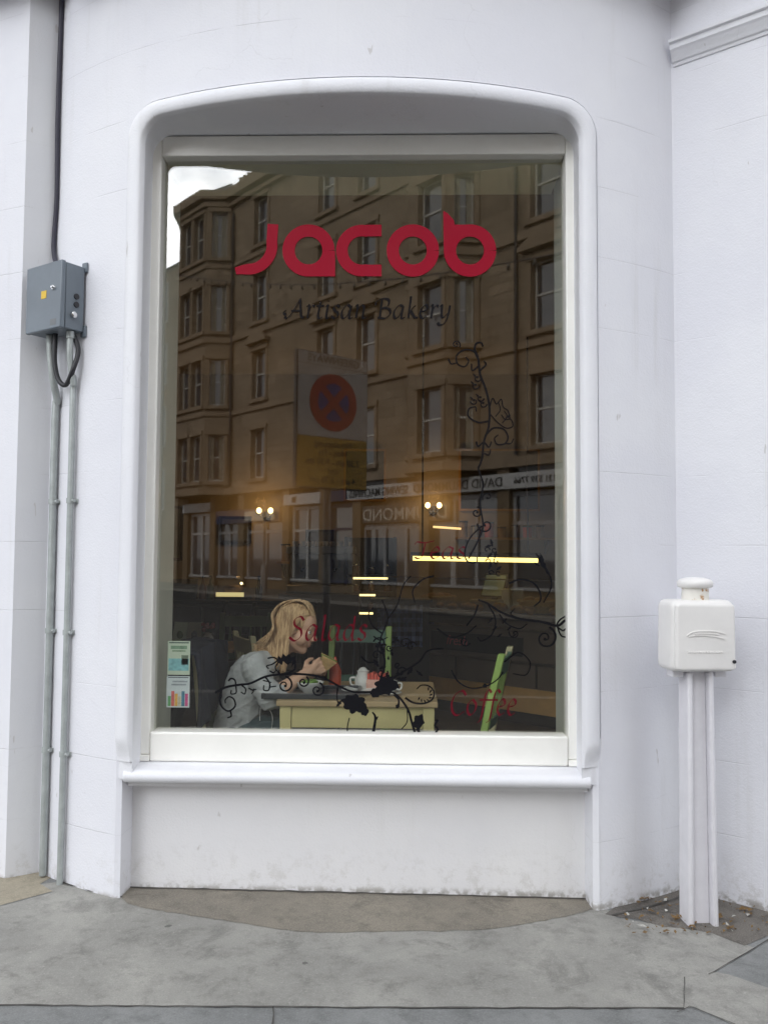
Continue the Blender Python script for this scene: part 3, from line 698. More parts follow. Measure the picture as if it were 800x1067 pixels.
stem(b, [(525, 690), (540, 680), (552, 690), (548, 703), (534, 702)], 1.5, 1.0)
for k in range(6): leaf(b, 508+k*5, 650+(k % 3)*7, 513+k*5, 644+(k % 3)*8, 1.5)
stem(b, [(452, 600), (440, 604), (430, 615), (432, 628)], 1.7, 1.2)
b.build('vinyl_scroll', M['vinyl'], win, merge=False)
b = MB()
stem(b, [(224, 722), (236, 716), (250, 713.5), (261, 712), (277, 705), (293, 702.7), (317.5, 702.7), (337, 706.5), (355, 716), (369, 721), (390, 721)], 2.4, 2.2)
stem(b, [(231, 717), (229, 727), (231, 736), (238, 741), (245, 736), (244, 729), (239, 726), (235, 729), (235, 733)], 2.2, 1.3); stem(b, [(240, 740), (241, 746), (237, 748)], 1.9, 1.4)
stem(b, [(238, 709.5), (241, 707), (245, 709), (246, 716), (246, 722), (241, 723), (241, 719)], 1.9, 1.2); stem(b, [(252, 714), (256, 718), (255, 723), (251, 721)], 1.7, 1.2)
stem(b, [(259, 717), (264, 720), (262, 723)], 1.6, 1.0); leaf(b, 261, 719, 268, 718, 1.5)
stem(b, [(277, 706), (281, 712), (280, 719), (275, 719), (275, 714)], 1.8, 1.2); stem(b, [(274, 709), (283, 711)], 1.3, 1); stem(b, [(281, 716), (288, 715)], 1.3, 1)
curl(b, 296.5, 714, 9.2, -85, 1.35, 2.0, 1); curl(b, 316, 710.5, 6.4, -60, 1.3, 1.8, 1); curl(b, 330.5, 719, 8, -75, 1.4, 1.9, 1)
# flower cup over the stem
b.poly([at(x, y, vy()) for x, y in [(289, 690), (290, 683), (293, 686), (295, 681), (298, 684), (301, 681), (303, 685), (308, 684), (307, 691), (304, 695), (305, 688), (300, 693), (295, 689), (294, 693)]])
stem(b, [(307, 688), (307, 697), (301, 701), (294, 702)], 2.2, 1.4); stem(b, [(290, 690), (287, 696), (291, 702)], 1.6, 1.2)
stem(b, [(279, 686), (285, 685), (289, 688), (284, 692), (278, 694), (280, 697)], 1.7, 1.2); stem(b, [(281, 699), (285, 701), (288, 698)], 1.5, 1.1)
blob(b, 369, 733, 13.5, 8, 11, .82, .2); leaf(b, 358, 728, 350, 737, 2.2); stem(b, [(352, 716), (351, 726), (353, 736)], 1.6, 1.2); blob(b, 380, 741, 4.5, 5, 12, 1.3)
blob(b, 402, 715, 13.5, 8, 13, .75, -.35); blob(b, 391, 722, 6, 6, 14, .9); leaf(b, 411, 710, 416, 718, 2.6)
stem(b, [(390, 721), (407, 721), (415, 726), (421, 733), (426, 742), (428.5, 751), (432, 763)], 2.0, 2.6)
blob(b, 436, 752, 6.2, 5, 15, 1.4, .2); leaf(b, 434, 756, 437, 764, 3)
stem(b, [(422, 727), (430, 732), (441, 733), (450, 729), (452, 721), (447, 715), (439, 714), (434, 718)], 2.2, 1.2)
for k in range(8):
    a = R(-60+k*28); leaf(b, 442+9*math.cos(a), 723.5+9*math.sin(a), 442+5.6*math.cos(a+.3), 723.5+5.6*math.sin(a+.3), 1.3)
stem(b, [(410, 724), (415, 729), (415, 737)], 1.4, 2.4); blob(b, 414, 736, 2.4, 5, 4); stem(b, [(424, 738), (424, 752), (418, 760)], 1.2, 1.0)
stem(b, [(388, 742), (391, 748), (389, 763)], 1.6, 3.4); leaf(b, 390, 752, 394, 746, 1.6); stem(b, [(364, 748), (362, 757), (362, 764)], 1.3, 1.1); stem(b, [(456, 750), (453, 756), (456, 760), (453, 764)], 2.6, 1.6)
stem(b, [(376, 684), (383, 690), (392, 690)], 1.5, 1); stem(b, [(389, 663), (396, 667), (404, 664)], 1.5, 1)
rr = random.Random(5)
for k in range(26):                       # dense foliage over the checked cloth
    x, y = rr.uniform(388, 436), rr.uniform(668, 712)
    if k % 3 == 0: curl(b, x, y, rr.uniform(3, 7), rr.uniform(0, 360), 1, 1.5, 1 if k % 2 else -1)
    else: leaf(b, x, y, x+rr.uniform(-8, 8), y+rr.uniform(-8, 8), rr.uniform(1.5, 3))
stem(b, [(395, 712), (401, 690), (396, 668), (404, 645), (398, 625)], 2.0, 1.2); stem(b, [(404, 645), (414, 630), (420, 610), (428, 600)], 1.5, 1.1)
stem(b, [(402, 712), (420, 700), (436, 690), (446, 678), (462, 676)], 2.0, 1.2); stem(b, [(398, 660), (388, 652), (384, 640), (389, 633)], 1.6, 1.1)
b.build('vinyl_scroll', M['vinyl'], win, merge=False)
# two leaflets stuck to the pane
M['paper'] = mat('leaflet_paper', (.52, .60, .48), .6, .08, 30); M['paper2'] = mat('leaflet_white', (.56, .62, .64), .6, .08, 30)
def leaflet(name, label, px0, px1, py0, py1, m, blocks):
    p, q = at(px0, py1, .0135), at(px1, py0, .0135)
    o = tag(MB().box(p.x, q.x, .0132, .0140, p.z, q.z).build(name, m), label, 'leaflet')
    for nme, (u0, u1, v0, v1), col in blocks:
        e = MB().box(p.x+(q.x-p.x)*u0, p.x+(q.x-p.x)*u1, .0127, .0131, p.z+(q.z-p.z)*v0, p.z+(q.z-p.z)*v1).build(nme, mat(nme, col, .6, .35, 60), o)
    return o
leaflet('leaflet', 'pale green leaflet stuck inside the pane, the upper of two', 174.5, 198.5, 668, 703, M['paper'],
        [('header_bar', (.06, .94, .93, .97), (.10, .14, .12)), ('title_line', (.14, .86, .76, .86), (.20, .33, .22)), ('title_line', (.2, .8, .68, .73), (.26, .36, .25)), ('picture', (.05, .95, .12, .48), (.24, .52, .56)), ('picture_hill', (.62, .92, .30, .58), (.16, .22, .15))])
leaflet('leaflet', 'white leaflet with coloured pictures stuck inside the pane, the lower of two', 173.5, 198, 704.5, 737, M['paper2'],
        [('header_bar', (.06, .94, .94, .97), (.12, .13, .16)), ('title_line', (.25, .9, .80, .85), (.35, .38, .42)), ('title_line', (.2, .84, .70, .75), (.35, .38, .42))]
        + [('picture_stripe', (.06+k*.149, .06+k*.149+.13, .04, .36+.16*((k*5) % 3)/2), c) for k, c in enumerate([(.12, .35, .13), (.62, .13, .12), (.75, .42, .08), (.6, .55, .4), (.06, .2, .3), (.6, .08, .25)])])

# ------------------------------------------------------------------ electrical cabinet, conduits and cables on the left
N_ = Vector((-.53, -.848, 0)).normalized(); T_ = Vector((-.848, .53, 0)).normalized()      # out of the pier, and along it to the left
o0 = Vector((-1.186, -.026, 0))
BZ0, BZ1 = 2.345, 2.628
def bx3(b, u0, u1, n0, n1, z0, z1):
    P = [o0+T_*u+N_*n for u, n in ((u0, n1), (u1, n1), (u1, n0), (u0, n0))]
    return b.hexa([(p.x, p.y, z0) for p in P]+[(p.x, p.y, z1) for p in P])
cab = thing('junction_box', 'blue grey metal electrical box mounted on the white pier left of the window', 'electrical box', o0+Vector((0, 0, BZ0)))
def loc(o): o.location = -cab.location; return o
loc(bx3(MB(), .0, .235, .012, .105, BZ0, BZ1).build('body', M['boxgrey'], cab, bevel=.004))
loc(bx3(MB(), -.004, .239, .1075, .130, BZ0-.003, BZ1+.003).build('door', M['boxgrey'], cab, bevel=.005))
for z0, z1 in ((BZ0-.02, BZ0+.03), (BZ1-.02, BZ1+.022)): loc(bx3(MB(), -.010, .02, .002, .012, z0, z1).build('bracket', M['boxgrey'], cab, bevel=.002))
d = [o for o in kids(cab) if o.name.startswith('door')][0]
k_ = MB(); c_ = o0+T_*.045+N_*.130+Vector((0, 0, BZ0+.172)); k_.tube([c_, c_+N_*.008], [.011, .009], 14); k_.tube([c_+N_*.008, c_+N_*.014], [.006, .005], 10); k_.build('lock', M['chrome'], d)
bx3(MB(), .095, .130, .1302, .1315, BZ0+.135, BZ0+.168).build('warning_label', M['yellow'], d)
bx3(MB(), .025, .065, .1302, .1308, BZ0+.012, BZ0+.038).build('name_plate', mat('dull_plate', (.16, .17, .18), .5), d)
for z in (.150, .185):
    g_ = MB(); c_ = o0+N_*.052+T_*.0005+Vector((0, 0, BZ0+z-.04)); g_.tube([c_, c_-T_*.006], .0125, 14); loc(g_.build('blanking_plug', M['black'], cab))
g_ = MB(); c_ = o0+N_*.068+T_*.0005+Vector((0, 0, BZ0+.062)); g_.tube([c_, c_-T_*.014, c_-T_*.018], [.014, .014, .009], 14); loc(g_.build('cable_gland', M['chrome'], cab))
def conduit(name, label, pts, r, clips, m):
    t = thing(name, label, 'conduit', pts[-1]); P = [Vector(p) for p in pts]; S = spline(P, 8)
    o = MB().tube(S, r, 12).build('pipe', m, t, smooth=True); o.location = -t.location
    def at_z(z):
        for a, c in zip(S, S[1:]):
            if (a.z-z)*(c.z-z) <= 0: return a.lerp(c, (a.z-z)/((a.z-c.z) or 1))
    for z in clips:
        c = at_z(z); cl = MB().tube([c-Vector((0, 0, .011)), c+Vector((0, 0, .011))], r+.0035, 14); f = c+Vector((.83, -.5, 0))*(r+.003); cl.tube([f, f+Vector((.83, -.5, 0))*.012], .008, 8)
        cl.box(c.x+r*.2, c.x+r+.02, c.y, c.y+.03, c.z-.009, c.z+.009)
        q = cl.build('saddle_clip', M['steel'], t, smooth=True); q.location = -t.location
    cp_ = MB().tube([S[0]-Vector((0, 0, .03)), S[0]-Vector((0, 0, .0))], r+.004, 14).build('coupling', M['steel'], t, smooth=True); cp_.location = -t.location
    return t
cA = o0+T_*.165+N_*.055; cB = o0+T_*.030+N_*.055
conduit('conduit', 'thicker green grey steel conduit running down the wall corner', [(cA.x, cA.y, BZ0-.002), (cA.x, cA.y, 2.27), (cA.x+.012, cA.y+.01, 2.15), (-1.335, .052, 2.06), (-1.343, .056, 1.98), (-1.343, .058, 1.2), (-1.346, .06, .02)], .0155, [1.62, .55, 1.06], M['steel'])
conduit('conduit', 'thinner grey steel conduit on the pier, nearest the window', [(cB.x, cB.y, BZ0-.002), (cB.x, cB.y, 2.26), (cB.x-.0, cB.y+.006, 2.22), (-1.232, -.03, 2.115), (-1.236, -.022, 2.08), (-1.238, -.018, 1.2), (-1.242, -.016, .012)], .013, [1.62, .55, 1.06], M['steel'])
cm = MB().tube(spline([(XL+.006, .095, 3.98), (XL+.002, .094, 3.4), (XL+.006, .096, 3.0), (XL+.0, .094, 2.75), (cA.x+.03, cA.y+.012, BZ1+.002)], 10), .0105, 10)
tag(cm.build('power_cable', M['cablem'], smooth=True), 'dark cable dropping straight down the corner into the top of the grey box', 'cable')
l0 = o0+T_*.125+N_*.06; l1 = o0+T_*.02+N_*.03
lp = MB().tube(spline([(l0.x, l0.y, BZ0-.0), (l0.x+.0, l0.y, BZ0-.12), (l0.x+.018, l0.y-.0, BZ0-.2), (l0.x+.055, l0.y-.01, BZ0-.225), (l1.x-.01, l1.y-.01, BZ0-.17), (l1.x+.008, l1.y, BZ0-.08), (l1.x-.02, l1.y, BZ0)], 8), .0105, 10)
tag(lp.build('power_cable', M['black'], smooth=True), 'black cable hanging in a loop under the grey electrical box', 'cable')

# ------------------------------------------------------------------ white cabinet on its post at the right
foot = onground(728, 961); PZ = gz(foot.x)
pst = thing('post_mounted_cabinet', 'white enamelled box with a domed cap on a white channel post', 'utility box', (foot.x, foot.y, PZ), R(6))
Zb = .963
def taper(b, x0, x1, y0, y1, z0, z1, s=.86):
    return b.hexa([(x0, y0, z0), (x1, y0, z0), (x1, y1, z0), (x0, y1, z0), (x0*s, y0, z1), (x1*s, y0, z1), (x1*s, y1, z1), (x0*s, y1, z1)])
taper(MB(), -.036, .036, -.012, .03, -.02, Zb).build('web', M['postwhite'], pst, bevel=.003)
for s in (-1, 1):
    b = MB(); xa, xb = (.0365, .060)
    P = [(s*xa, -.045, -.02), (s*xb, -.045, -.02), (s*xb, .05, -.02), (s*xa, .05, -.02)]; Q = [(s*xa*.86, -.045, Zb), (s*xb*.86, -.045, Zb), (s*xb*.86, .05, Zb), (s*xa*.86, .05, Zb)]
    b.hexa(P+Q).build('flange', M['postwhite'], pst, bevel=.009, seg=3)
bxm = bmesh.new(); 
def rounded_box(w, d, h, r, z0, top=1.0):
    b = MB(); n = 6; rings = []
    prof = [(-.5*d, )]
    def ring(sx, sy, z):
        P = []
        for cx, cy, a0 in ((1, 1, 0), (-1, 1, 90), (-1, -1, 180), (1, -1, 270)):
            for k in range(n+1):
                a = R(a0+90*k/n); P.append((cx*(w/2*sx-r)+r*math.cos(a), cy*(d/2*sy-r)+r*math.sin(a), z))
        return P
    for t in range(n+1):
        a = math.pi/2*t/n; rings.append(ring(1-(1-math.sin(a))*.12, 1-(1-math.sin(a))*.2, z0+r*.7*(1-math.cos(a))))
    for t in range(4): rings.append(ring(1-.006*t, 1, z0+r+(h-2*r)*t/3))
    for t in range(1, n+1):
        a = math.pi/2*t/n; rings.append(ring(.982-(1-math.cos(a))*.16, 1-(1-math.cos(a))*.28, z0+h-r+r*math.sin(a)))
    i = len(b.v); m = len(rings[0])
    for q in rings: b.v += q
    for k in range(len(rings)-1):
        for j in range(m): b.f.append((i+k*m+j, i+k*m+(j+1) % m, i+(k+1)*m+(j+1) % m, i+(k+1)*m+j))
    b.f.append(tuple(range(i+m-1, i-1, -1))); b.f.append(tuple(range(i+(len(rings)-1)*m, i+len(rings)*m))); return b
bxm.free()
bd = rounded_box(.258, .170, .272, .034, Zb+.005).build('cabinet_body', M['whiteplastic'], pst, smooth=True)
rounded_box(.240, .03, .252, .014, Zb+.013).build('cover_plate', M['whiteplastic'], pst, smooth=True).location = (0, -.079, 0)
for s in (-1, 1): MB().box(s*.085-.022, s*.085+.022, -.03, .03, Zb-.022, Zb+.006).build('hanger', M['postwhite'], pst, bevel=.003)
MB().lathe([(0, Zb+.25), (.052, Zb+.25), (.052, Zb+.28), (.050, Zb+.322), (.052, Zb+.323)], n=28).build('neck', M['rust'], pst, smooth=True)
MB().lathe([(.0, Zb+.3235), (.060, Zb+.3235), (.067, Zb+.329), (.068, Zb+.343), (.064, Zb+.351), (.055, Zb+.357), (.03, Zb+.363), (0, Zb+.365)], n=32).build('cap', M['whiteplastic'], pst, smooth=True)
eb = MB()                                   # embossed maker's flourish and line
yf = -.0975
def strip3(pts, w):
    P = spline(pts, 8)
    for k in range(len(P)-1):
        a, c = P[k], P[k+1]; eb.hexa([(a.x, yf, a.y-w/2), (c.x, yf, c.y-w/2), (c.x, yf+.009, c.y-w/2), (a.x, yf+.009, a.y-w/2), (a.x, yf, a.y+w/2), (c.x, yf, c.y+w/2), (c.x, yf+.009, c.y+w/2), (a.x, yf+.009, a.y+w/2)])
zc_ = Zb+.148
strip3([(-.078, zc_-.004), (-.05, zc_+.010), (-.01, zc_+.013), (.04, zc_+.011), (.075, zc_+.002)], .0035)
strip3([(-.07, zc_-.008), (-.03, zc_-.003), (.02, zc_-.006), (.06, zc_-.014), (.072, zc_-.018)], .003)
strip3([(-.045, zc_+.003), (.0, zc_+.005), (.05, zc_+.0)], .004)
for k in range(12): eb.box(-.072+k*.0118, -.072+k*.0118+.008, yf+.0005, yf+.009, Zb+.078, Zb+.084)
eb.build('embossed_mark', M['whiteplastic'], pst)
MB().tube([(.108, -.092, Zb+.045), (.108, -.099, Zb+.045)], .007, 12).build('screw', M['black'], pst)
# leaves and grit gathered in the corner
rr = random.Random(3)
M['leafy'] = mat('dead_leaf', (.20, .12, .045), .8, .5, 90); M['bits'] = mat('paper_bits', (.5, .49, .45), .8, .4, 90)
gb = MB(); gb2 = MB()
for k in range(150):
    t = rr.random(); p = onground(rr.uniform(650, 800), 0+rr.uniform(938, 976))
    wl = (p-Vector((E0.x, E0.y, 0))); s = wl.x*RN.x+wl.y*RN.y
    if s < .01 or p.y > bow(min(max(p.x, 0), 2.2)).y and p.x < 1.34: continue
    z = gz(p.x)+.008; a = rr.uniform(0, 6.28); r = rr.uniform(.003, .012) if k % 5 else rr.uniform(.012, .022)
    P = [(p.x+r*math.cos(a+i*1.57)*(1 if i % 2 else .55), p.y+r*math.sin(a+i*1.57)*(1 if i % 2 else .55), z+rr.uniform(0, .012)) for i in range(4)]
    (gb2 if k % 7 == 0 else gb).poly(P)
tag(gb.build('dead_leaves', M['leafy'], fix=False), 'brown leaf crumbs blown into the wall corner behind the post', 'leaves', kind='stuff')
tag(gb2.build('grit', M['bits'], fix=False), 'pale scraps and grit lying in the dirty wall corner', 'litter', kind='stuff')
#@@PART3
# ------------------------------------------------------------------ furniture inside
M['tabletop'] = mat('table_top_wood', (.42, .31, .17), .5, .12, 5); M['tablecream'] = mat('table_cream_paint', (.60, .53, .26), .5, .08, 6)
M['lime'] = mat('chair_lime', (.30, .45, .11), .5, .1, 8); M['teal'] = mat('chair_teal', (.07, .17, .12), .5, .12, 8)
M['creamchair'] = mat('chair_cream', (.50, .46, .28), .5, .1, 8); M['greenchair'] = mat('chair_green', (.13, .19, .08), .5, .12, 8)
tx0, tx1, ty0, ty1, tz = -.375, .332, .285, .90, .735
tb = thing('cafe_table', 'cream painted cafe table with a pale wood top behind the window', 'table', ((tx0+tx1)/2, (ty0+ty1)/2, 0))
def tl(o): o.location = -tb.location; return o
tl(MB().box(tx0-.012, tx1+.012, ty0-.012, ty1+.012, tz-.026, tz).build('tabletop', M['tabletop'], tb, bevel=.004))
for (a, c, d, e) in ((tx0+.055, tx1-.055, ty0+.012, ty0+.032), (tx0+.055, tx1-.055, ty1-.032, ty1-.012), (tx0+.012, tx0+.032, ty0+.055, ty1-.055), (tx1-.032, tx1-.012, ty0+.055, ty1-.055)):
    tl(MB().box(a, c, d, e, tz-.125, tz-.027).build('apron', M['tablecream'], tb, bevel=.002))
for x in (tx0+.002, tx1-.054):
    for y in (ty0+.002, ty1-.054):
        tl(MB().hexa([(x+.012, y+.012, 0), (x+.042, y+.012, 0), (x+.042, y+.042, 0), (x+.012, y+.042, 0), (x, y, tz-.0275), (x+.052, y, tz-.0275), (x+.052, y+.052, tz-.0275), (x, y+.052, tz-.0275)]).build('leg', M['tablecream'], tb, bevel=.003))
def chair(label, loc, rz, mp, mr, ms, msp=None, group='cafe chairs', lean=.10):
    """a ladder-back kitchen chair; the sitter faces +y"""
    t = thing('cafe_chair', label, 'chair', loc, rz, group); w, dp, sh, bh = .20, .20, .455, .95
    b = MB(); b.hexa([(-w, -dp, sh-.028), (w, -dp, sh-.028), (w+.02, dp, sh-.028), (-w-.02, dp, sh-.028), (-w, -dp, sh), (w, -dp, sh), (w+.02, dp, sh), (-w-.02, dp, sh)]); b.build('seat', ms, t, bevel=.008)
    for s in (-1, 1):
        x = s*(w-.02)
        MB().hexa([(x-.016, -dp-.03, 0), (x+.016, -dp-.03, 0), (x+.016, -dp+.0, 0), (x-.016, -dp+.0, 0), (x-.019, -dp-.004, sh-.03), (x+.019, -dp-.004, sh-.03), (x+.019, -dp+.036, sh-.03), (x-.019, -dp+.036, sh-.03)]).build('leg', mp, t, bevel=.004)
        MB().hexa([(x-.016, dp-.03, 0), (x+.016, dp-.03, 0), (x+.016, dp, 0), (x-.016, dp, 0), (x-.019, dp-.045, sh-.03), (x+.019, dp-.045, sh-.03), (x+.019, dp-.005, sh-.03), (x-.019, dp-.005, sh-.03)]).build('leg', mp, t, bevel=.004)
        q = [(-dp-.002, sh), (-dp+.034, sh), (-dp+.030-lean*.45, sh+.25), (-dp+.026-lean, bh), (-dp-.006-lean, bh), (-dp-.004-lean*.45, sh+.25)]
        MB().prism([(x-.019, a, z) for a, z in q], (.038, 0, 0)).build('back_post', mp, t, bevel=.006)
    yb = lambda z: -dp+.014-lean*((z-sh)/(bh-sh))
    for z0, z1 in ((.845, .925), (.60, .645)):
        n = 8; b = MB()
        P = []
        for k in range(n+1):
            x = -(w-.04)+2*(w-.04)*k/n; P.append((x, -.018*(1-(x/w)**2)))
        for k in range(n):
            (xa, ya), (xb, yb_) = P[k], P[k+1]; y0, y1 = yb(z0), yb(z1)
            b.hexa([(xa, y0+ya-.009, z0), (xb, y0+yb_-.009, z0), (xb, y0+yb_+.009, z0), (xa, y0+ya+.009, z0), (xa, y1+ya-.009, z1), (xb, y1+yb_-.009, z1), (xb, y1+yb_+.009, z1), (xa, y1+ya+.009, z1)])
        b.build('back_rail', mr, t)
    for k in range(4):
        x = -.12+.08*k; MB().tube([(x, yb(.645)-.010, .645), (x, yb(.845)-.010, .845)], .008, 8).build('spindle', msp or mp, t, smooth=True)
    for s in (-1, 1): MB().tube([(s*(w-.02), -dp+.0, .2), (s*(w-.012), dp-.03, .2)], .010, 8).build('stretcher', mp, t, smooth=True)
    return t
chair('lime green ladder-back chair standing right of the cream table', (.33, .60, 0), R(90-13), M['lime'], M['teal'], M['creamchair'])
for o in list(C.objects):
    if o.name.startswith('cafe_chair') and 'lime green ladder' in o.get('label', ''):
        ps = [c for c in kids(o) if c.name.startswith('back_post')]; ps[1].data.materials[0] = M['creamchair']; o.location = (.395, .56, 0)
        LIME = o
chair('green chair with a teal top rail behind the cream table', (-.10, 1.58, 0), R(178), M['lime'], M['teal'], M['teal'], M['black'])
chair('dull green chair in the dark behind the woman', (-1.02, 2.75, 0), R(184), M['greenchair'], M['greenchair'], M['greenchair'])
CT = chair('cream chair the fair haired woman sits on', (-.565, .60, 0), R(-90), M['creamchair'], M['creamchair'], M['creamchair'], lean=.04)
chair('cream chair with a curved top rail behind the woman and her coat', (-.50, 1.36, 0), R(-64), M['creamchair'], M['creamchair'], M['creamchair'], lean=.06)
# navy coat hung over that chair
M['navy'] = mat('navy_cloth', (.022, .024, .040), .85, .45, 9, .6, 14)
def coat():
    b = MB()
    def fn(u, v):
        a = (u-.5)*.62; s = v*2-1; z = .985-(.70 if s < 0 else .34)*abs(s)**1.1-.035*abs(u-.5)*2; t = .05+(.20 if s < 0 else .03)*abs(s)+.018*math.sin(u*17+v*5)+.012*math.sin(u*31)
        return (a*(1+.12*abs(s)), -.205+(t if s > 0 else -t)*1.0-.04, z+.012*math.sin(u*23)*abs(s))
    b.grid(fn, 40, 36); return b
ct = coat().build('coat', M['navy'], None, smooth=True); ct.location = CT.location; ct.rotation_euler = CT.rotation_euler
sm = ct.modifiers.new('thick', 'SOLIDIFY'); sm.thickness = .018; sm.offset = 0
tag(ct, 'dark navy coat draped over the back of the chair the woman sits on', 'coat')

# ------------------------------------------------------------------ the seated woman
M['skin'] = mat('skin', (.58, .36, .25), .5, .08, 20, spec=.4); M['greyknit'] = mat('grey_sweatshirt', (.44, .455, .465), .9, .14, 40, .5, 60)
M['jeans'] = mat('teal_jeans', (.055, .085, .095), .85, .2, 25); M['shoe'] = mat('dark_shoe', (.03, .03, .035), .6)
def hair_mat():
    m = mat('blonde_hair', (.45, .28, .11), .42); g = N(m); tc = g.node('ShaderNodeTexCoord').outputs['Object']
    mp_ = g.node('ShaderNodeMapping'); g.put(mp_.inputs[0], tc); mp_.inputs['Scale'].default_value = (110, 60, 9); mp_.inputs['Rotation'].default_value = (0, R(25), 0)
    c = g.mix(g.ramp(g.noise(mp_.outputs[0], 1.0, 3), .35, .65), (.30, .18, .09, 1), (.62, .43, .24, 1)); g.put(g.b.inputs['Base Color'], c); return m
M['hair'] = hair_mat()
PY = .56
per = thing('person', 'fair haired woman in a grey sweatshirt seated eating a sandwich at the table', 'person', (-.62, PY, 0))
def remeshed(b, name, m, voxel, smooth_it=6, parent=per, folds=0.0):
    me = bpy.data.meshes.new(name); me.from_pydata(b.v, [], b.f); bm = bmesh.new(); bm.from_mesh(me); bmesh.ops.remove_doubles(bm, verts=bm.verts, dist=1e-6)
    bmesh.ops.recalc_face_normals(bm, faces=bm.faces); bm.to_mesh(me); bm.free()
    o = bpy.data.objects.new(name, me); C.objects.link(o)
    r = o.modifiers.new('r', 'REMESH'); r.mode = 'VOXEL'; r.voxel_size = voxel
    if smooth_it: s = o.modifiers.new('s', 'SMOOTH'); s.factor = .5; s.iterations = smooth_it
    dg = bpy.context.evaluated_depsgraph_get(); me2 = bpy.data.meshes.new_from_object(o.evaluated_get(dg))
    o.modifiers.clear(); o.data = me2; bpy.data.meshes.remove(me); me2.name = name
    me2.materials.clear(); me2.materials.append(m)
    if folds:                              # creases running across the bends of the cloth
        me2.update(); nn = [v.normal.copy() for v in me2.vertices]
        for v, k in zip(me2.vertices, nn):
            p = v.co; q = Vector((p.x*6+p.z*4, p.y*5, p.z*21-p.x*13)); q += noise.noise_vector(p*7)*.8
            a = 1-abs(noise.noise(q)); f = a**5*.9+.5*noise.noise(p*16); v.co = p+k*folds*(f-.35)
    for p in me2.polygons: p.use_smooth = True
    if parent: o.parent = parent; o.location = -parent.location
    return o
HT = R(17); HF = Vector((math.cos(HT), -.10, -math.sin(HT))).normalized(); HU = Vector((math.sin(HT), 0, math.cos(HT))); HS = HU.cross(HF).normalized(); HU = HF.cross(HS).normalized()
HO = at(309, 656, PY+.0)
HM = Matrix((HF, HS, HU)).transposed()*.91
def h(x, y, z): return HO+HM @ Vector((x, y, z))
bd = MB()
bd.ball(h(-.02, 0, .045), .095, 14, (1.02, .80, .95), HM); bd.ball(h(.03, 0, -.02), .075, 14, (.85, .80, 1.15), HM); bd.ball(h(.040, 0, .050), .062, 12, (.9, 1, 1), HM)
bd.limb([(h(-.005, 0, -.072), .050), (h(.062, 0, -.090), .024)]); bd.limb([(h(.088, 0, .016), .008), (h(.113, 0, -.020), .0105)]); bd.ball(h(.100, 0, -.028), .014, 8, (.8, 1.3, .7), HM)
bd.ball(h(.0905, 0, -.050), .013, 8, (.75, 1.7, .55), HM); bd.ball(h(.0885, 0, -.063), .013, 8, (.75, 1.6, .6), HM)
for s in (-1, 1):
    bd.ball(h(.079, s*.030, .030), .013, 8, (.8, 1.8, .6), HM); bd.ball(h(-.006, s*.076, -.006), .030, 8, (.65, .3, 1), HM); bd.ball(h(.045, s*.040, -.030), .038, 10); bd.limb([(h(-.01, s*.05, -.06), .03), (h(.055, s*.012, -.092), .018)])
nb = at(283, 684, PY)
bd.limb([(h(-.035, 0, -.03), .052), (h(-.03, 0, -.085), .050), (nb, .055), (at(264, 702, PY), .095), (at(253, 732, PY), .095), (at(247, 764, PY), .105)])
SHN, SHF = at(265, 693, PY-.155), at(270, 691, PY+.155)
ELN, ELF = at(283, 727, PY-.175), at(292, 726, PY+.19)
WRN, WRF = at(317, 702.5, PY-.07), at(322, 704, PY+.115)
bd.limb([(nb, .05), (SHN, .05), (ELN, .040), (ELN.lerp(WRN, .45), .036), (WRN, .0245)]); bd.limb([(nb, .05), (SHF, .05), (ELF, .040), (ELF.lerp(WRF, .45), .036), (WRF, .0245)])
HIP = at(248, 770, PY)
for s in (-1, 1):
    hp = Vector((HIP.x, PY+s*.09, .545)); kn = Vector((HIP.x+.43, PY+s*.10, .535)); an = Vector((HIP.x+.40, PY+s*.10, .09))
    bd.limb([(HIP, .1), (hp, .085), (kn, .055), (an, .035), (an+Vector((.09, 0, -.045)), .03), (an+Vector((.15, 0, -.055)), .022)])
# hands: palm, four fingers each of its own length, a thumb closing on the sandwich
SW_C = at(339.5, 690.5, PY+.01)
def hand(b, wr, side):
    fwd = (SW_C-wr); fwd.normalize(); up = Vector((-fwd.z, 0, fwd.x)).normalized(); out = fwd.cross(up).normalized()*side
    up = (up-fwd*up.dot(fwd)).normalized(); kn = wr+fwd*.078
    b.limb([(wr, .0245), (wr+fwd*.03, .026), (kn+up*.012, .017)]); b.limb([(wr+fwd*.02, .02), (kn-up*.022, .015)]); b.limb([(kn+up*.026, .0125), (kn-up*.030, .0115)])
    inn = (SW_C-kn); inn = (inn-fwd*inn.dot(fwd)-up*inn.dot(up)); inn = inn.normalized() if inn.length > .004 else -out
    for k, (o_, L) in enumerate(((.027, .068), (.009, .076), (-.010, .071), (-.028, .057))):
        p0 = kn+up*o_; p1 = p0+fwd*L*.42+up*o_*.12-inn*.004; p2 = p1+fwd*L*.30+inn*L*.22-up*.004; p3 = p2+fwd*L*.08+inn*L*.30-up*.006
        b.limb([(p0, .0105), (p1, .0092), (p2, .0083), (p3, .0072)])
    t0 = wr+fwd*.022+up*.018+inn*.008; t1 = t0+up*.026+fwd*.026+inn*.012; t2 = t1+fwd*.026+up*.004+inn*.010; t3 = t2+fwd*.020-up*.004+inn*.004
    b.limb([(t0, .015), (t1, .0112), (t2, .0100), (t3, .0082)])
hand(bd, WRN, 1); hand(bd, WRF, -1)
body = remeshed(bd, 'body', M['skin'], .0042, 3)
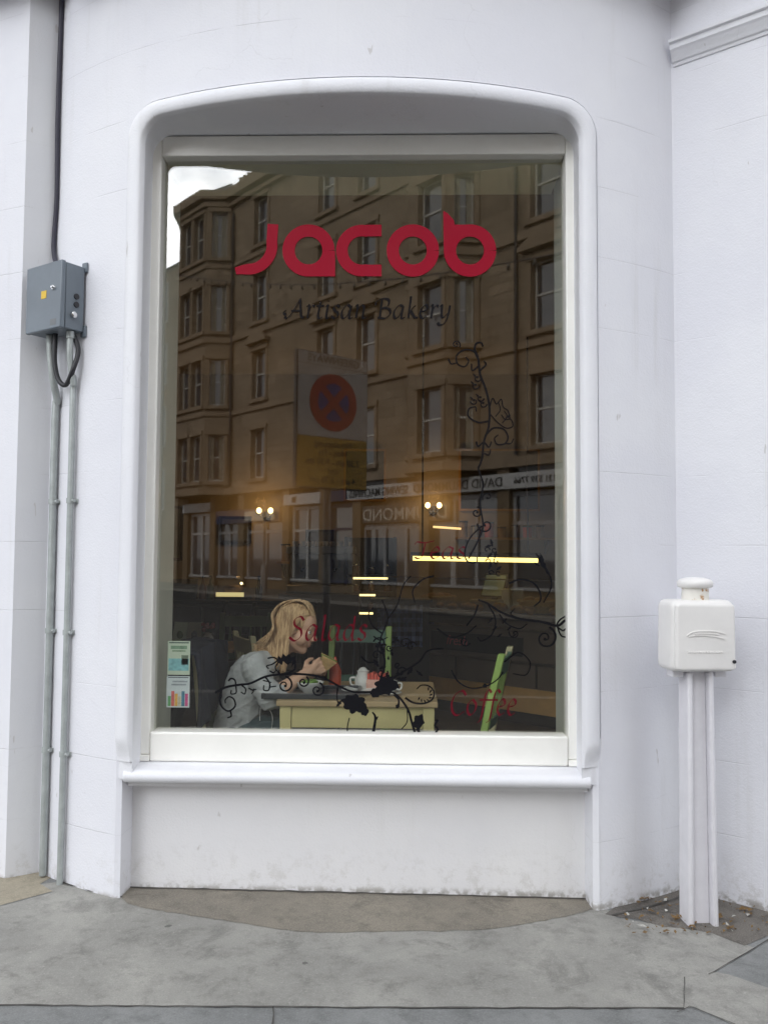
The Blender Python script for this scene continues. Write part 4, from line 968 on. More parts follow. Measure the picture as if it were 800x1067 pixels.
# sweatshirt
sw = MB()
for s in (-1, 1):
    y = PY+s*.062
    sw.limb([(at(274, 695, y), .070), (at(262, 705, y), .108), (at(253, 731, y), .108), (at(248, 757, y), .116), (at(249, 770, y), .112)])
sw.limb([(at(280, 686.5, PY), .064), (at(270, 697, PY), .085)])
def sleeve(SH, EL, WR, f):
    e = EL.lerp(WR, f); m_ = SH.lerp(EL, .5)
    sw.limb([(at(275, 694, PY+(SH.y-PY)*.45), .072), (SH, .066), (m_+Vector((-.004, 0, -.006)), .060), (EL+Vector((-.008, 0, -.004)), .058), (e, .046)])
    for k in (.35, .6, .82): q = SH.lerp(EL, k); sw.ball(q, .0615+.004*(k > .5), 8, (1.05, 1, .5))
    sw.ball(EL.lerp(WR, f*.9), .050, 8, (.55, 1, 1))
sleeve(SHN, ELN, WRN, .20); sleeve(SHF, ELF, WRF, .22)
for k, (px, py, r) in enumerate(((258, 720, .114), (250, 742, .117), (247, 752, .121))):      # soft folds round the waist
    for s in (-1, 1): sw.ball(at(px, py, PY+s*.05), r, 10, (1.02, 1, .22), Matrix.Rotation(R(-24), 3, 'Y'))
remeshed(sw, 'sweatshirt', M['greyknit'], .0055, 4, folds=.007)
jn = MB()
for s in (-1, 1):
    hp = Vector((HIP.x+.01, PY+s*.09, .545)); kn = Vector((HIP.x+.43, PY+s*.10, .54)); an = Vector((HIP.x+.40, PY+s*.10, .12))
    jn.limb([(Vector((HIP.x, PY+s*.04, .55)), .112), (hp, .098), (hp.lerp(kn, .5), .084), (kn, .068), (kn.lerp(an, .4), .060), (an, .046)])
remeshed(jn, 'jeans', M['jeans'], .008, 3, folds=.008)
for s in (-1, 1):
    an = Vector((HIP.x+.40, PY+s*.10, .09)); sh_ = MB().limb([(an+Vector((-.01, 0, -.02)), .045), (an+Vector((.02, 0, -.045)), .044), (an+Vector((.12, 0, -.052)), .040), (an+Vector((.17, 0, -.058)), .030)]); remeshed(sh_, 'shoe', M['shoe'], .008, 2)
# hair: a cap over the skull and many drooping locks
rr = random.Random(21)
hb = MB()
hb.ball(h(-.026, 0, .054), .0985, 14, (1.03, .86, .97), HM)
def lock(pts, r0, r1):
    S = spline(pts, 6); n = len(S)-1; hb.tube(S, [(r0+(r1-r0)*(k/n)**1.3)*(1 if k else .5) for k in range(n+1)], 6)
def scalp(x, ang, lift=1.0):              # x along the parting, ang down the side (0 = top)
    c = Vector((-.026, 0, .052)); xx = (x+.026)/.104; rad = math.sqrt(max(.02, 1-xx*xx)); return h(x, math.sin(ang)*.086*rad*lift, .052+math.cos(ang)*.098*rad*lift)
for side in (-1, 1):
    for k in range(170):
        s = (k+rr.random())/170; x = .058-.155*s; j = rr.uniform(.99, 1.04)
        p0 = scalp(x+.01, side*.03, j); p1 = scalp(x-.006, side*.75, j); p2 = scalp(x-.036+.012*s, side*1.35, j)
        e = 1 if side < 0 else -1
        jx, jz = rr.uniform(-2.2, 2.2), rr.uniform(-3.5, 3)
        y3 = PY+side*(.088-.045*s*s); p3 = at(302-20*s+jx*.6, 664-4*s, y3)
        p4 = at(299-26*s+jx, 684-12*s+jz*.6, PY+side*(.105-.03*s)); p5 = at(296-32*s+jx*1.4, 698-23*s+jz*1.6, PY+side*(.112-.03*s))
        lock([p0, p1, p2, p3, p4, p5], rr.uniform(.0032, .0058), .0014)
for k in range(90):                       # back of the head
    u = (k+.5)/90*2-1; j = rr.uniform(1.0, 1.06); jx, jz = rr.uniform(-2, 2), rr.uniform(-3, 3)
    p0 = h(-.03, u*.03, .150*j); p1 = h(-.100*j, u*.06, .118); p2 = h(-.130*j, u*.085, .045)
    lock([p0, p1, p2, at(284+jx*.5, 656, PY+u*.10), at(269+jx*1.3+abs(u)*3, 673+jz*1.4, PY+u*.115)], rr.uniform(.0032, .0058), .0015)
for k in range(40):                       # wisps swept back from the forehead
    y = -.055+.00275*k; lock([h(.070, y*.7, .095), h(.02, y, .148), h(-.04, y*1.15, .150), h(-.10, y*1.2, .10)], .0045, .003)
ho = hb.build('hair', M['hair'], per, smooth=True, merge=False); ho.location = -per.location
M['eyewhite'] = mat('eye_white', (.7, .68, .65), .3); M['eyedark'] = mat('eye_iris', (.05, .04, .03), .2); M['lip'] = mat('lip', (.48, .20, .17), .45)
for s in (-1, 1):
    e = MB().ball(h(.0775, s*.031, .010), .0115, 8, (.7, 1.1, .8), HM).build('eye', M['eyewhite'], per, smooth=True); e.location = -per.location
    i_ = MB().ball(h(.0845, s*.031, .007), .005, 8, (.5, 1, 1), HM).build('iris', M['eyedark'], e, smooth=True)
    MB().limb([(h(.082, s*.018, .0335), .0026), (h(.0835, s*.032, .0375), .003), (h(.074, s*.048, .034), .002)]).build('eyebrow', M['hair'], per).location = -per.location
    MB().limb([(h(.085, s*.021, .0135), .0016), (h(.0865, s*.032, .0155), .002), (h(.078, s*.044, .0125), .0014)]).build('eyelid', M['eyedark'], per).location = -per.location
MB().ball(h(.0955, 0, -.0515), .0085, 8, (.7, 2.2, .45), HM).ball(h(.0935, 0, -.0615), .0085, 8, (.7, 2.0, .5), HM).build('lips', M['lip'], per, smooth=True).location = -per.location
ep = MB().tube(spline([at(276, 716, PY-.13), at(272, 735, PY-.135), at(271, 752, PY-.14), at(276, 768, PY-.135)], 8), .0020, 6)
ep.tube(spline([at(273, 738, PY-.15), at(280, 739, PY-.18), at(284, 748, PY-.18), at(282, 766, PY-.17)], 8), .0020, 6)
o = ep.build('earphone_cord', mat('white_cord', (.6, .6, .6), .5), per, smooth=True); o.location = -per.location
# sandwich in her hands
M['bread'] = mat('bread', (.50, .33, .14), .85, .3, 60, .5, 90); M['filling'] = mat('filling', (.35, .12, .05), .6, .4, 50); M['lettuce'] = mat('lettuce', (.13, .25, .04), .6, .3, 40)
sd_ = thing('sandwich', 'toasted sandwich wedge held in the woman\'s hands', 'sandwich', SW_C)
SM = Matrix.Rotation(R(-38), 3, 'Y') @ Matrix.Rotation(R(20), 3, 'X')
def wedge(o0_, t, m, name, s=1.0):
    b = MB(); P = [(-.045*s, 0, -.03*s), (.045*s, 0, -.03*s), (.012*s, 0, .05*s)]
    b.prism([SM @ (Vector(p)+Vector((0, o0_, 0))) for p in P], SM @ Vector((0, t, 0))); return b.build(name, m, sd_, bevel=.006)
wedge(-.024, .017, M['bread'], 'bread_slice'); wedge(-.0065, .006, M['lettuce'], 'lettuce', 1.06); wedge(0, .006, M['filling'], 'filling', 1.02); wedge(.0065, .017, M['bread'], 'bread_slice')

# ------------------------------------------------------------------ things on the table
M['china'] = mat('white_china', (.62, .62, .60), .25); M['tray'] = mat('black_tray', (.03, .035, .042), .3, .2, 10); M['ketchup'] = mat('red_sauce', (.42, .05, .015), .35, .15, 20)
t = thing('tray', 'black plastic tray on the left half of the table', 'tray', (-.28, .45, tz))
MB().box(-.17, .25, -.13, .13, .0005, .008).build('base', M['tray'], t, bevel=.003)
for (a, c, d, e) in ((-.17, .25, -.142, -.1301), (-.17, .25, .1301, .142), (-.182, -.1701, -.142, .142), (.2501, .262, -.142, .142)): MB().box(a, c, d, e, .0005, .026).build('rim', M['tray'], t, bevel=.003)
def plate(name, label, x, y, z, r, hgt=.018, cat='plate', prof=None):
    return tag(MB().lathe(prof or [(0, .001), (r*.55, .001), (r*.62, .005), (r, hgt), (r*.985, hgt+.004), (r*.6, .009), (0, .007)], (x, y, z), 28).build(name, M['china'], smooth=True), label, cat)
q = at(323, 722, .46); plate('salad_bowl', 'white bowl standing on the black tray', q.x, .46, tz+.0085, .062, .05, 'bowl', [(0, 0), (.03, 0), (.035, .006), (.058, .03), (.066, .05), (.063, .052), (.052, .03), (.03, .012), (0, .01)])
sb = MB(); rr = random.Random(2)
for k in range(26): a = rr.uniform(0, 6.28); r = rr.uniform(0, .045); leaf_p = Vector((q.x+r*math.cos(a), .46+r*math.sin(a), tz+.05+rr.uniform(0, .016))); sb.ball(leaf_p, rr.uniform(.008, .016), 5, (1, .8, .4), Matrix.Rotation(a, 3, 'X'))
tag(sb.build('salad', M['lettuce'], smooth=True), 'green salad heaped in the white bowl', 'food', kind='stuff')
q = at(376, 722, .52); plate('side_plate', 'white plate in the middle of the table beside the red bottle', q.x, .52, tz, .095)
q = at(349, 714, .66)
k_ = thing('sauce_bottle', 'red sauce bottle behind the sandwich hands', 'bottle', (q.x, .66, tz)); MB().lathe([(0, 0), (.03, 0), (.031, .01), (.031, .085), (.02, .115), (.0, .116)], n=20).build('bottle_body', M['ketchup'], k_, smooth=True); MB().lathe([(.0, .1165), (.014, .1165), (.010, .14), (.004, .155), (0, .156)], n=16).build('nozzle', M['ketchup'], k_, smooth=True)
q = at(378, 706, .60)
k_ = thing('milk_jug', 'small white jug with a domed lid beside the sugar box', 'jug', (q.x, .62, tz)); MB().lathe([(0, 0), (.032, 0), (.040, .02), (.040, .055), (.028, .082), (.031, .094), (.028, .094), (.0, .090)], n=22).build('jug_body', M['china'], k_, smooth=True); MB().lathe([(.0, .112), (.012, .108), (.026, .0945), (0, .0945)], n=18).build('lid', M['china'], k_, smooth=True)
MB().tube(spline([(-.037, 0, .06), (-.062, 0, .055), (-.058, 0, .025), (-.038, 0, .02)], 6), .005, 8).build('handle', M['china'], k_, smooth=True)
q = at(388, 708, .62)
M['sachet'] = mat('sachet_red', (.62, .10, .07), .5, .2, 30); M['sachet2'] = mat('sachet_pink', (.68, .40, .33), .5, .15, 40)
k_ = thing('sachet_box', 'pale pink box with red topped sugar sachets on the table', 'sugar box', (q.x+.03, .60, tz), R(-12)); MB().box(-.055, .055, -.03, .03, 0, .055).build('box_body', M['sachet2'], k_, bevel=.003)
for k in range(6): MB().box(-.05+k*.017, -.05+k*.017+.013, -.024, .024, .0552, .082+.006*(k % 2)).build('sachet', M['sachet'], k_)
q = at(352, 736, .40); plate('saucer', 'white saucer under the cup near the table edge', at(405, 725, .47).x, .47, tz, .062, .012); 
k_ = thing('cup', 'white coffee cup on a saucer at the right of the table', 'cup', (at(405, 725, .47).x, .47, tz+.0085)); MB().lathe([(0, 0), (.022, 0), (.034, .02), (.040, .058), (.037, .058), (.030, .02), (0, .012)], n=22).build('cup_body', M['china'], k_, smooth=True); MB().tube(spline([(.037, 0, .048), (.06, 0, .046), (.056, 0, .02), (.033, 0, .018)], 6), .0045, 8).build('handle', M['china'], k_, smooth=True)

# ------------------------------------------------------------------ the counter side of the shop
M['counter'] = mat('counter_front', (.13, .10, .075), .4, .2, 4); M['ply'] = mat('skirting_wood', (.48, .28, .10), .55, .2, 5); M['caseglass'] = glass_mat('case_glass', .04)
M['tube'] = emit('fluorescent_tube', (1.0, .74, .22), 3.4); M['shelf_light'] = emit('shelf_light', (1.0, .78, .34), 2.8); M['bulb'] = emit('warm_bulb', (1.0, .66, .28), 7.0)
ca, cb = Vector((-.02, 4.75)), Vector((1.75, 3.15)); cdx = (cb-ca).normalized(); cn = Vector((cdx.y, -cdx.x))
if cn.y > 0: cn = -cn
cnt = thing('display_counter', 'long dark bakery display counter with a glass top and orange wood base', 'counter', (ca.x, ca.y, 0))
def along(b, u0, u1, n0, n1, z0, z1):
    P = [ca+cdx*u-cn*n for u, n in ((u0, n0), (u1, n0), (u1, n1), (u0, n1))]; return b.hexa([(p.x, p.y, z0) for p in P]+[(p.x, p.y, z1) for p in P])
def cl(o): o.location = -cnt.location; return o
LC = (cb-ca).length
cl(along(MB(), 0, LC, 0, .6, .30, .86).build('front_panel', M['counter'], cnt, bevel=.004)); cl(along(MB(), .0, LC, .02, .6, 0, .0995).build('plinth', M['darkwood'], cnt))
cl(along(MB(), -.01, LC, -.012, .6, .10, .2995).build('skirting', M['ply'], cnt, bevel=.003)); cl(along(MB(), -.02, LC, -.03, .62, .8605, .90).build('worktop', M['darkwood'], cnt, bevel=.004))
cl(along(MB(), .0, LC-.02, .02, .026, .9005, 1.20).build('case_front', M['caseglass'], cnt)); cl(along(MB(), .0, LC-.02, .02, .34, 1.205, 1.211).build('case_shelf', M['caseglass'], cnt))
cl(along(along(MB(), -.01, LC-.01, .005, .0195, .895, .912), -.01, LC-.01, .005, .0195, 1.196, 1.206).build('case_rail', M['chrome'], cnt))
for u in (.9, 1.75): cl(along(MB(), u-.008, u+.008, -.006, -.0005, .31, .50).build('panel_bead', M['darkwood'], cnt))
for z in (.50, .775): cl(along(MB(), 0, LC, -.018, -.0005, z, z+.022).build('front_rail', M['chrome'], cnt))
M['board'] = mat('chalk_board', (.02, .018, .016), .5); cl(along(MB(), .62, 1.62, -.020, -.0005, .56, .72).build('menu_board', M['board'], cnt))
def text(body, size, m, parent, M4, name='lettering', ext=.001, shear=0.0, align='CENTER', space=1.0):
    c = bpy.data.curves.new(name, 'FONT'); c.body = body; c.size = size; c.extrude = ext; c.align_x = align; c.align_y = 'CENTER'; c.shear = shear; c.offset = .0015*size; c.space_character = space; c.resolution_u = 3
    o = bpy.data.objects.new(name, c); C.objects.link(o); dg = bpy.context.evaluated_depsgraph_get(); me = bpy.data.meshes.new_from_object(o.evaluated_get(dg)); bpy.data.objects.remove(o)
    me.materials.clear(); me.materials.append(m); me.transform(M4); me.name = name; o = bpy.data.objects.new(name, me); C.objects.link(o); o.parent = parent; return o
def facing(o, right, up=Vector((0, 0, 1))):
    right = Vector(right).normalized(); n = right.cross(up); return Matrix(((right.x, up.x, n.x, o[0]), (right.y, up.y, n.y, o[1]), (right.z, up.z, n.z, o[2]), (0, 0, 0, 1)))
c3 = Vector((cdx.x, cdx.y, 0)); pb_ = ca+cdx*.92+cn*.022
cl(text('fresh', .12, mat('chalk_pink', (.45, .10, .12), .7), cnt, facing((pb_.x, pb_.y, .645), c3), shear=.25))
pb_ = ca+cdx*1.36+cn*.022; cl(text('daily', .12, mat('chalk_grey', (.25, .25, .22), .7), cnt, facing((pb_.x, pb_.y, .645), c3), shear=.25)) if False else None
pt = [at(430, 588, 4.35), at(560, 588, 4.35)]
lt = thing('strip_light', 'glowing yellow tube light over the bakery counter', 'light', (pt[0].x, 4.35, 1.372))
o = MB().tube([(pt[0].x, 4.35, 1.380), (pt[1].x, 4.35, 1.366)], .021, 12).build('tube', M['tube'], lt, smooth=True); o.location = -lt.location
o = MB().box(pt[0].x-.02, pt[1].x+.02, 4.32, 4.38, 1.408, 1.436).build('housing', M['darkwood'], lt); o.location = -lt.location
for u in (pt[0].x+.08, pt[1].x-.1):
    o = MB().box(u, u+.016, 4.34, 4.356, 1.4365, RZ).build('hanger', M['darkwood'], lt); o.location = -lt.location
M['crust'] = mat('crust', (.34, .18, .06), .6, .35, 30, .3, 50)
rr = random.Random(9)
for k in range(11):                      # loaves and buns in the case
    u = .12+k*.185; p = ca+cdx*u-cn*rr.uniform(.12, .28); r = rr.uniform(.05, .075)
    lab = ['crusty round loaf in the glass case', 'long baguette lying in the glass case', 'small glazed bun in the glass case'][k % 3]
    sq = [(1, 1, .62), (1.9, .62, .6), (.8, .8, .6)][k % 3]
    b = MB().ball((0, 0, 0), r, 8, sq)
    for j in range(3): b.ball((-.5*r*sq[0]+j*.5*r*sq[0], 0, r*sq[2]*.82), r*.2, 5, (.35, 2.2, .35))
    o = tag(b.build('loaf', M['crust'], smooth=True), lab, 'bread', 'loaves in the glass case'); o.location = (p.x, p.y, .9015+r*sq[2]); o.rotation_euler = (0, 0, rr.uniform(0, 3))
# blue checked cloth over the counter end
def gingham():
    m = mat('blue_check', (.05, .07, .16), .85); g = N(m); tc = g.node('ShaderNodeTexCoord').outputs['Object']; sp = g.node('ShaderNodeSeparateXYZ'); g.put(sp.inputs[0], tc)
    a = g.math('GREATER_THAN', g.math('FRACT', g.math('MULTIPLY', sp.outputs[0], 14)), .5); b_ = g.math('GREATER_THAN', g.math('FRACT', g.math('MULTIPLY', sp.outputs[2], 12)), .5)
    s = g.math('MULTIPLY', g.math('ADD', a, b_), .5); g.put(g.b.inputs['Base Color'], g.mix(s, (.03, .04, .11, 1), (.30, .38, .70, 1))); return m
M['gingham'] = gingham()
q0, q1 = at(393, 630, 4.3), at(440, 674, 4.3)
b = MB(); n = 40
b.grid(lambda u, v: (q0.x+(q1.x-q0.x)*u, 4.3+.018*math.sin(u*30)*(.3+v), q0.z+(q1.z-q0.z)*v), n, 12)
o = b.build('checked_cloth', M['gingham'], smooth=True); s_ = o.modifiers.new('t', 'SOLIDIFY'); s_.thickness = .004; tag(o, 'blue checked cloth hanging over the end of the counter', 'cloth')
M['rackm'] = mat('rack_wood', (.035, .03, .028), .6)
rk = thing('bread_rack', 'dark rack behind the checked cloth', 'rack', (q0.x+.22, 4.5, 0)); MB().box(-.26, .26, -.165, .16, 0, q0.z+.02).build('rack_body', M['rackm'], rk, bevel=.004); MB().box(-.29, .29, -.185, .18, q0.z+.021, q0.z+.05).build('rack_top', M['darkwood'], rk, bevel=.004)
# lit shelves at the back
sh = thing('lit_shelf_unit', 'dark shelving with three lit yellow shelf edges by the back wall', 'shelves', (at(386, 620, 5.5).x, 5.6, 0))
sx0, sx1 = at(362, 620, 5.5).x-sh.location.x, at(410, 620, 5.5).x-sh.location.x
for a, c in ((sx0-.03, sx0), (sx1, sx1+.03)): MB().box(a, c, -.2, .2, 0, 1.6).build('side_panel', M['darkwood'], sh)
MB().box(sx0, sx1, .18, .2, 0, 1.6).build('back_panel', M['darkwood'], sh)
for (pa, pb2, py) in ((368, 404, 602.5), (366, 391, 620), (367, 389, 639), (452, 482, 549)):
    a, c = at(pa, py, 5.4), at(pb2, py, 5.4)
    if pa == 452:
        o = MB().tube([(a.x, 5.7, at(pa, py, 5.7).z), (c.x, 5.7, at(pb2, 551, 5.7).z)], .012, 10).build('strip_light', emit('dim_tube', (1, .7, .3), 1.6)); tag(o, 'thin dim strip light on the back wall above the counter', 'light'); continue
    z = a.z
    MB().box(sx0, sx1, -.2, .179, z+.012, z+.034).build('shelf', M['darkwood'], sh); MB().box(a.x-sh.location.x, c.x-sh.location.x, -.205, -.185, z-.010, z+.010).build('shelf_light', M['shelf_light'], sh)
M['jar'] = mat('jar_amber', (.12, .05, .015), .25, .3, 20)
for k in range(9):
    j = thing('jar', ['brown lidded jar on the lit shelves', 'squat amber jar on the lit shelves'][k % 2], 'jar', (sh.location.x+sx0+.08+(k % 3)*.17, 5.58, [at(367, 639, 5.4).z+.0345, at(367, 620, 5.4).z+.0345, at(367, 602, 5.4).z+.0345][k//3]), 0, 'jars on the lit shelves')
    r = .04 if k % 2 else .035; hh = .07 if k % 2 else .10
    MB().lathe([(0, 0), (r, 0), (r, hh*.8), (r*.7, hh*.92), (0, hh*.92)], n=14).build('glass_body', M['jar'], j, smooth=True); MB().lathe([(0, hh*.921), (r*.75, hh*.921), (r*.75, hh*1.08), (0, hh*1.08)], n=14).build('lid', M['chrome'], j, smooth=True)
# wall lamps with two bulbs each
for (pa, pb2, py, lab) in ((270, 282, 532, 'twin bulb wall lamp glowing above the left of the room'), (445.5, 457.5, 526.5, 'twin bulb wall lamp glowing above the counter')):
    a, c = at(pa, py, 5.86), at(pb2, py, 5.86); m_ = (a+c)/2; l = thing('wall_lamp', lab, 'lamp', (m_.x, 5.99, m_.z-.02))
    MB().tube([(0, -.02, -.03), (0, .008, -.03)], .05, 16).build('backplate', M['darkwood'], l, smooth=True)
    for s, p in ((-1, a), (1, c)):
        MB().tube(spline([(0, -.02, -.03), (s*.03, -.09, -.055), (p.x-m_.x, -.13, -.03)], 6), .007, 8).build('arm', M['chrome'], l, smooth=True)
        MB().ball((p.x-m_.x, -.13, .02), .029, 8, (1, 1, 1.15)).build('bulb', M['bulb'], l, smooth=True)
    ld = bpy.data.lights.new('lamp_light', 'POINT'); ld.energy = 4; ld.color = (1, .58, .25); ld.shadow_soft_size = .06
    lo = bpy.data.objects.new('lamp_light', ld); C.objects.link(lo); lo.parent = l; lo.location = (0, -.42, .10)
# dark sideboard at the back left with a lit cake dome
p0, p1 = at(150, 626, 4.9), at(330, 626, 4.9)
sbd = thing('sideboard', 'long black sideboard along the back left of the room', 'sideboard', ((p0.x+p1.x)/2, 5.2, 0)); w2 = (p1.x-p0.x)/2
MB().box(-w2, w2, -.27, .27, p0.z-.03, p0.z+.01).build('top', M['darkwood'], sbd, bevel=.004); MB().box(-w2+.03, w2-.03, -.24, .25, .08, p0.z-.031).build('carcass', M['counter'], sbd)
for k in range(3):
    x = -w2+.06+k*(2*w2-.12)/3; d = MB().box(x, x+(2*w2-.12)/3-.03, -.262, -.2405, .12, p0.z-.06).build('cupboard_door', M['darkwood'], sbd, bevel=.003); MB().tube([(x+.05, -.263, .5), (x+.05, -.285, .5)], .012, 8).build('knob', M['chrome'], d)
p = at(243, 609, 5.1); dm = thing('cake_display', 'small lit glass cake dome glowing yellow on the black sideboard', 'cake stand', (p.x, 5.12, p0.z+.0105))
MB().box(-.17, .17, -.12, .12, 0, .03).build('base', M['darkwood'], dm); MB().box(-.15, .13, -.128, -.1201, .032, .075).build('light_panel', emit('case_glow', (1, .82, .36), .8), dm)
MB().lathe([(.16, .0755), (.165, .13), (.14, .20), (.07, .245), (0, .255)], n=24).build('dome', M['caseglass'], dm, smooth=True); MB().lathe([(0, .078), (.10, .078), (.10, .13), (.085, .145), (0, .15)], n=20).build('cake', M['crust'], dm, smooth=True)
MB().ball((.10, -.10, .165), .014, 6).build('lamp', emit('case_lamp', (1, .8, .4), 5), dm, smooth=True)
p = at(187, 612, 5.0); bx_ = thing('card_box', 'dark open box at the left end of the sideboard', 'box', (p.x, 5.1, p0.z+.0105), R(8)); MB().box(-.15, .15, -.1, .1, 0, .12).build('box_body', M['navy'], bx_, bevel=.003); MB().hexa([(-.15, .09, .121), (.15, .09, .121), (.15, .1, .121), (-.15, .1, .121), (-.15, .12, .2), (.15, .12, .2), (.15, .13, .2), (-.15, .13, .2)]).build('flap', M['navy'], bx_)
for k, (px, col) in enumerate(((209, (.25, .1, .04)), (217, (.1, .12, .05)), (268, (.05, .05, .06)))):
    p = at(px, 616, 5.0); bt = thing('bottle', ['brown glass bottle on the sideboard near the box', 'green glass bottle on the sideboard near the box', 'black bottle on the sideboard right of the dome'][k], 'bottle', (p.x, 5.1, p0.z+.0105)); m_ = mat('bottle_glass', col, .15)
    MB().lathe([(0, 0), (.034, 0), (.034, .12), (.014, .17), (.013, .22), (0, .22)], n=16).build('bottle_body', m_, bt, smooth=True); MB().lathe([(0, .2205), (.016, .2205), (.016, .24), (0, .24)], n=12).build('cap', M['darkwood'], bt, smooth=True)
# framed pictures on the back wall
M['picframe'] = mat('picture_frame', (.035, .03, .02), .4)
def picture(px0, px1, py0, py1, col, col2, lab):
    a, c = at(px0, py1, 5.97), at(px1, py0, 5.97); pf = thing('framed_picture', lab, 'picture', ((a.x+c.x)/2, 5.985, (a.z+c.z)/2)); w, hh = (c.x-a.x)/2, (c.z-a.z)/2
    for q in ((-w, w, -hh, -hh+.03), (-w, w, hh-.03, hh), (-w, -w+.03, -hh+.0301, hh-.0301), (w-.03, w, -hh+.0301, hh-.0301)): MB().box(q[0], q[1], -.015, .012, q[2], q[3]).build('frame', M['picframe'], pf)
    MB().box(-w+.0301, w-.0301, -.004, .008, -hh+.0301, hh-.0301).build('print', mat('print_colours', col, .5, col2=col2, scale=5), pf)
picture(166, 191, 527, 584, (.22, .23, .13), (.12, .14, .08), 'tall olive picture in a dark frame at the back left'); picture(228, 262, 538, 566, (.2, .2, .2), (.06, .07, .1), 'small wide picture left of the twin bulb lamp'); picture(318, 348, 552, 590, (.10, .09, .07), (.05, .04, .03), 'brown picture in the middle of the back wall')
# second table at the left with menus and a flower jug
p = at(205, 676, 2.6); t2 = thing('cafe_table', 'small brown table with cards on it at the back left', 'table', (p.x-.1, 2.7, 0)); MB().box(-.40, .40, -.3, .3, .71, .735).build('tabletop', M['ply'], t2, bevel=.003)
for x in (-.36, .32):
    for y in (-.27, .23): MB().box(x, x+.04, y, y+.04, 0, .7095).build('leg', M['darkwood'], t2)
M['card'] = mat('menu_card', (.40, .40, .34), .6, .15, 30)
for k, (px, pw, m_, lab) in enumerate(((203, .11, M['card'], 'white folded menu card with a dark blot on the back table'), (188, .10, M['paper'], 'pale green folded card on the back table'))):
    p = at(px, 664, 2.6); cdk = thing('menu_card', lab, 'card', (p.x, 2.62, .7355), R(-8)); MB().hexa([(-pw/2, -.05, 0), (pw/2, -.05, 0), (pw/2, -.047, 0), (-pw/2, -.047, 0), (-pw/2, -.002, .17), (pw/2, -.002, .17), (pw/2, .001, .17), (-pw/2, .001, .17)]).build('front_leaf', m_, cdk)
    MB().hexa([(-pw/2, .047, 0), (pw/2, .047, 0), (pw/2, .05, 0), (-pw/2, .05, 0), (-pw/2, .0012, .17), (pw/2, .0012, .17), (pw/2, .004, .17), (-pw/2, .004, .17)]).build('back_leaf', m_, cdk)
    MB().ball((.005, -.032, .08), .024, 8, (1, .25, 1.3)).build('motif', M['darkwood'] if k == 0 else M['greenchair'], cdk, smooth=True)
p = at(217, 664, 2.6); fj = thing('flower_jug', 'small white jug with pink flowers on the back table', 'jug', (p.x, 2.6, .7355)); MB().lathe([(0, 0), (.03, 0), (.045, .03), (.04, .06), (.025, .085), (.03, .095), (0, .09)], n=18).build('jug_body', M['china'], fj, smooth=True)
b = MB(); rr = random.Random(4)
for k in range(14): b.ball((rr.uniform(-.04, .04), rr.uniform(-.03, .03), .11+rr.uniform(0, .05)), rr.uniform(.010, .018), 5)
b.build('flowers', mat('flower_pink', (.35, .08, .09), .7, .3, 40), fj, smooth=True)
# espresso machine, cups, boards and shelves in the half dark
M['steelk'] = mat('kitchen_steel', (.32, .32, .33), .35, .15, 8, metal=.8); M['cardboard'] = mat('cardboard', (.30, .21, .12), .8, .15, 8)
p = at(335, 616, 5.6); em = thing('coffee_machine', 'steel coffee machine at the back between the wall lamps', 'coffee machine', (p.x, 5.6, 0))
MB().box(-.42, .42, -.3, .3, 0, 1.0).build('cupboard', M['counter'], em, bevel=.004); MB().box(-.35, .35, -.22, .24, 1.005, 1.09).build('base', M['steelk'], em, bevel=.01); MB().box(-.35, .35, .02, .24, 1.0905, 1.42).build('boiler_case', M['steelk'], em, bevel=.012); MB().box(-.36, .36, -.2, .24, 1.4205, 1.50).build('cup_rack', M['steelk'], em, bevel=.01)
for x in (-.18, .16):
    g_ = MB().lathe([(0, 1.27), (.04, 1.27), (.045, 1.36), (0, 1.36)], (x, -.08, 0), 14).build('group_head', M['steelk'], em, smooth=True); MB().tube([(x, -.12, 1.26), (x, -.28, 1.24)], .013, 8).build('handle', M['black'], g_, smooth=True)
for k in range(8):
    o = MB().lathe([(0, 0), (.025, 0), (.036, .05), (.032, .05), (.02, .008), (0, .008)], n=14).build('cup', M['china'], smooth=True); o.location = (em.location.x-.28+.08*k, 5.55+.05*(k % 2), 1.5015); tag(o, 'small white cup upside the coffee machine rack' if 0 else 'small white cup stored on top of the coffee machine', 'cup', 'cups on the coffee machine')
def board(px0, px1, py0, py1, Y, lab, rows):
    a, c = at(px0, py1, Y), at(px1, py0, Y); bd_ = thing('chalk_board', lab, 'menu board', ((a.x+c.x)/2, Y+.02, (a.z+c.z)/2)); w, hh = (c.x-a.x)/2, (c.z-a.z)/2
    MB().box(-w, w, -.008, .01, -hh, hh).build('slate', M['board'], bd_); 
    for q in ((-w-.025, w+.025, hh, hh+.025), (-w-.025, w+.025, -hh-.025, -hh), (-w-.025, -w, -hh, hh), (w, w+.025, -hh, hh)): MB().box(q[0], q[1], -.014, .012, q[2], q[3]).build('frame', M['ply'], bd_)
board(360, 400, 470, 520, 5.94, 'tall dark chalk board on the back wall between the lamps', 0); board(480, 560, 470, 530, 5.94, 'wide dark chalk board on the back wall above the counter', 0)
rr = random.Random(17)
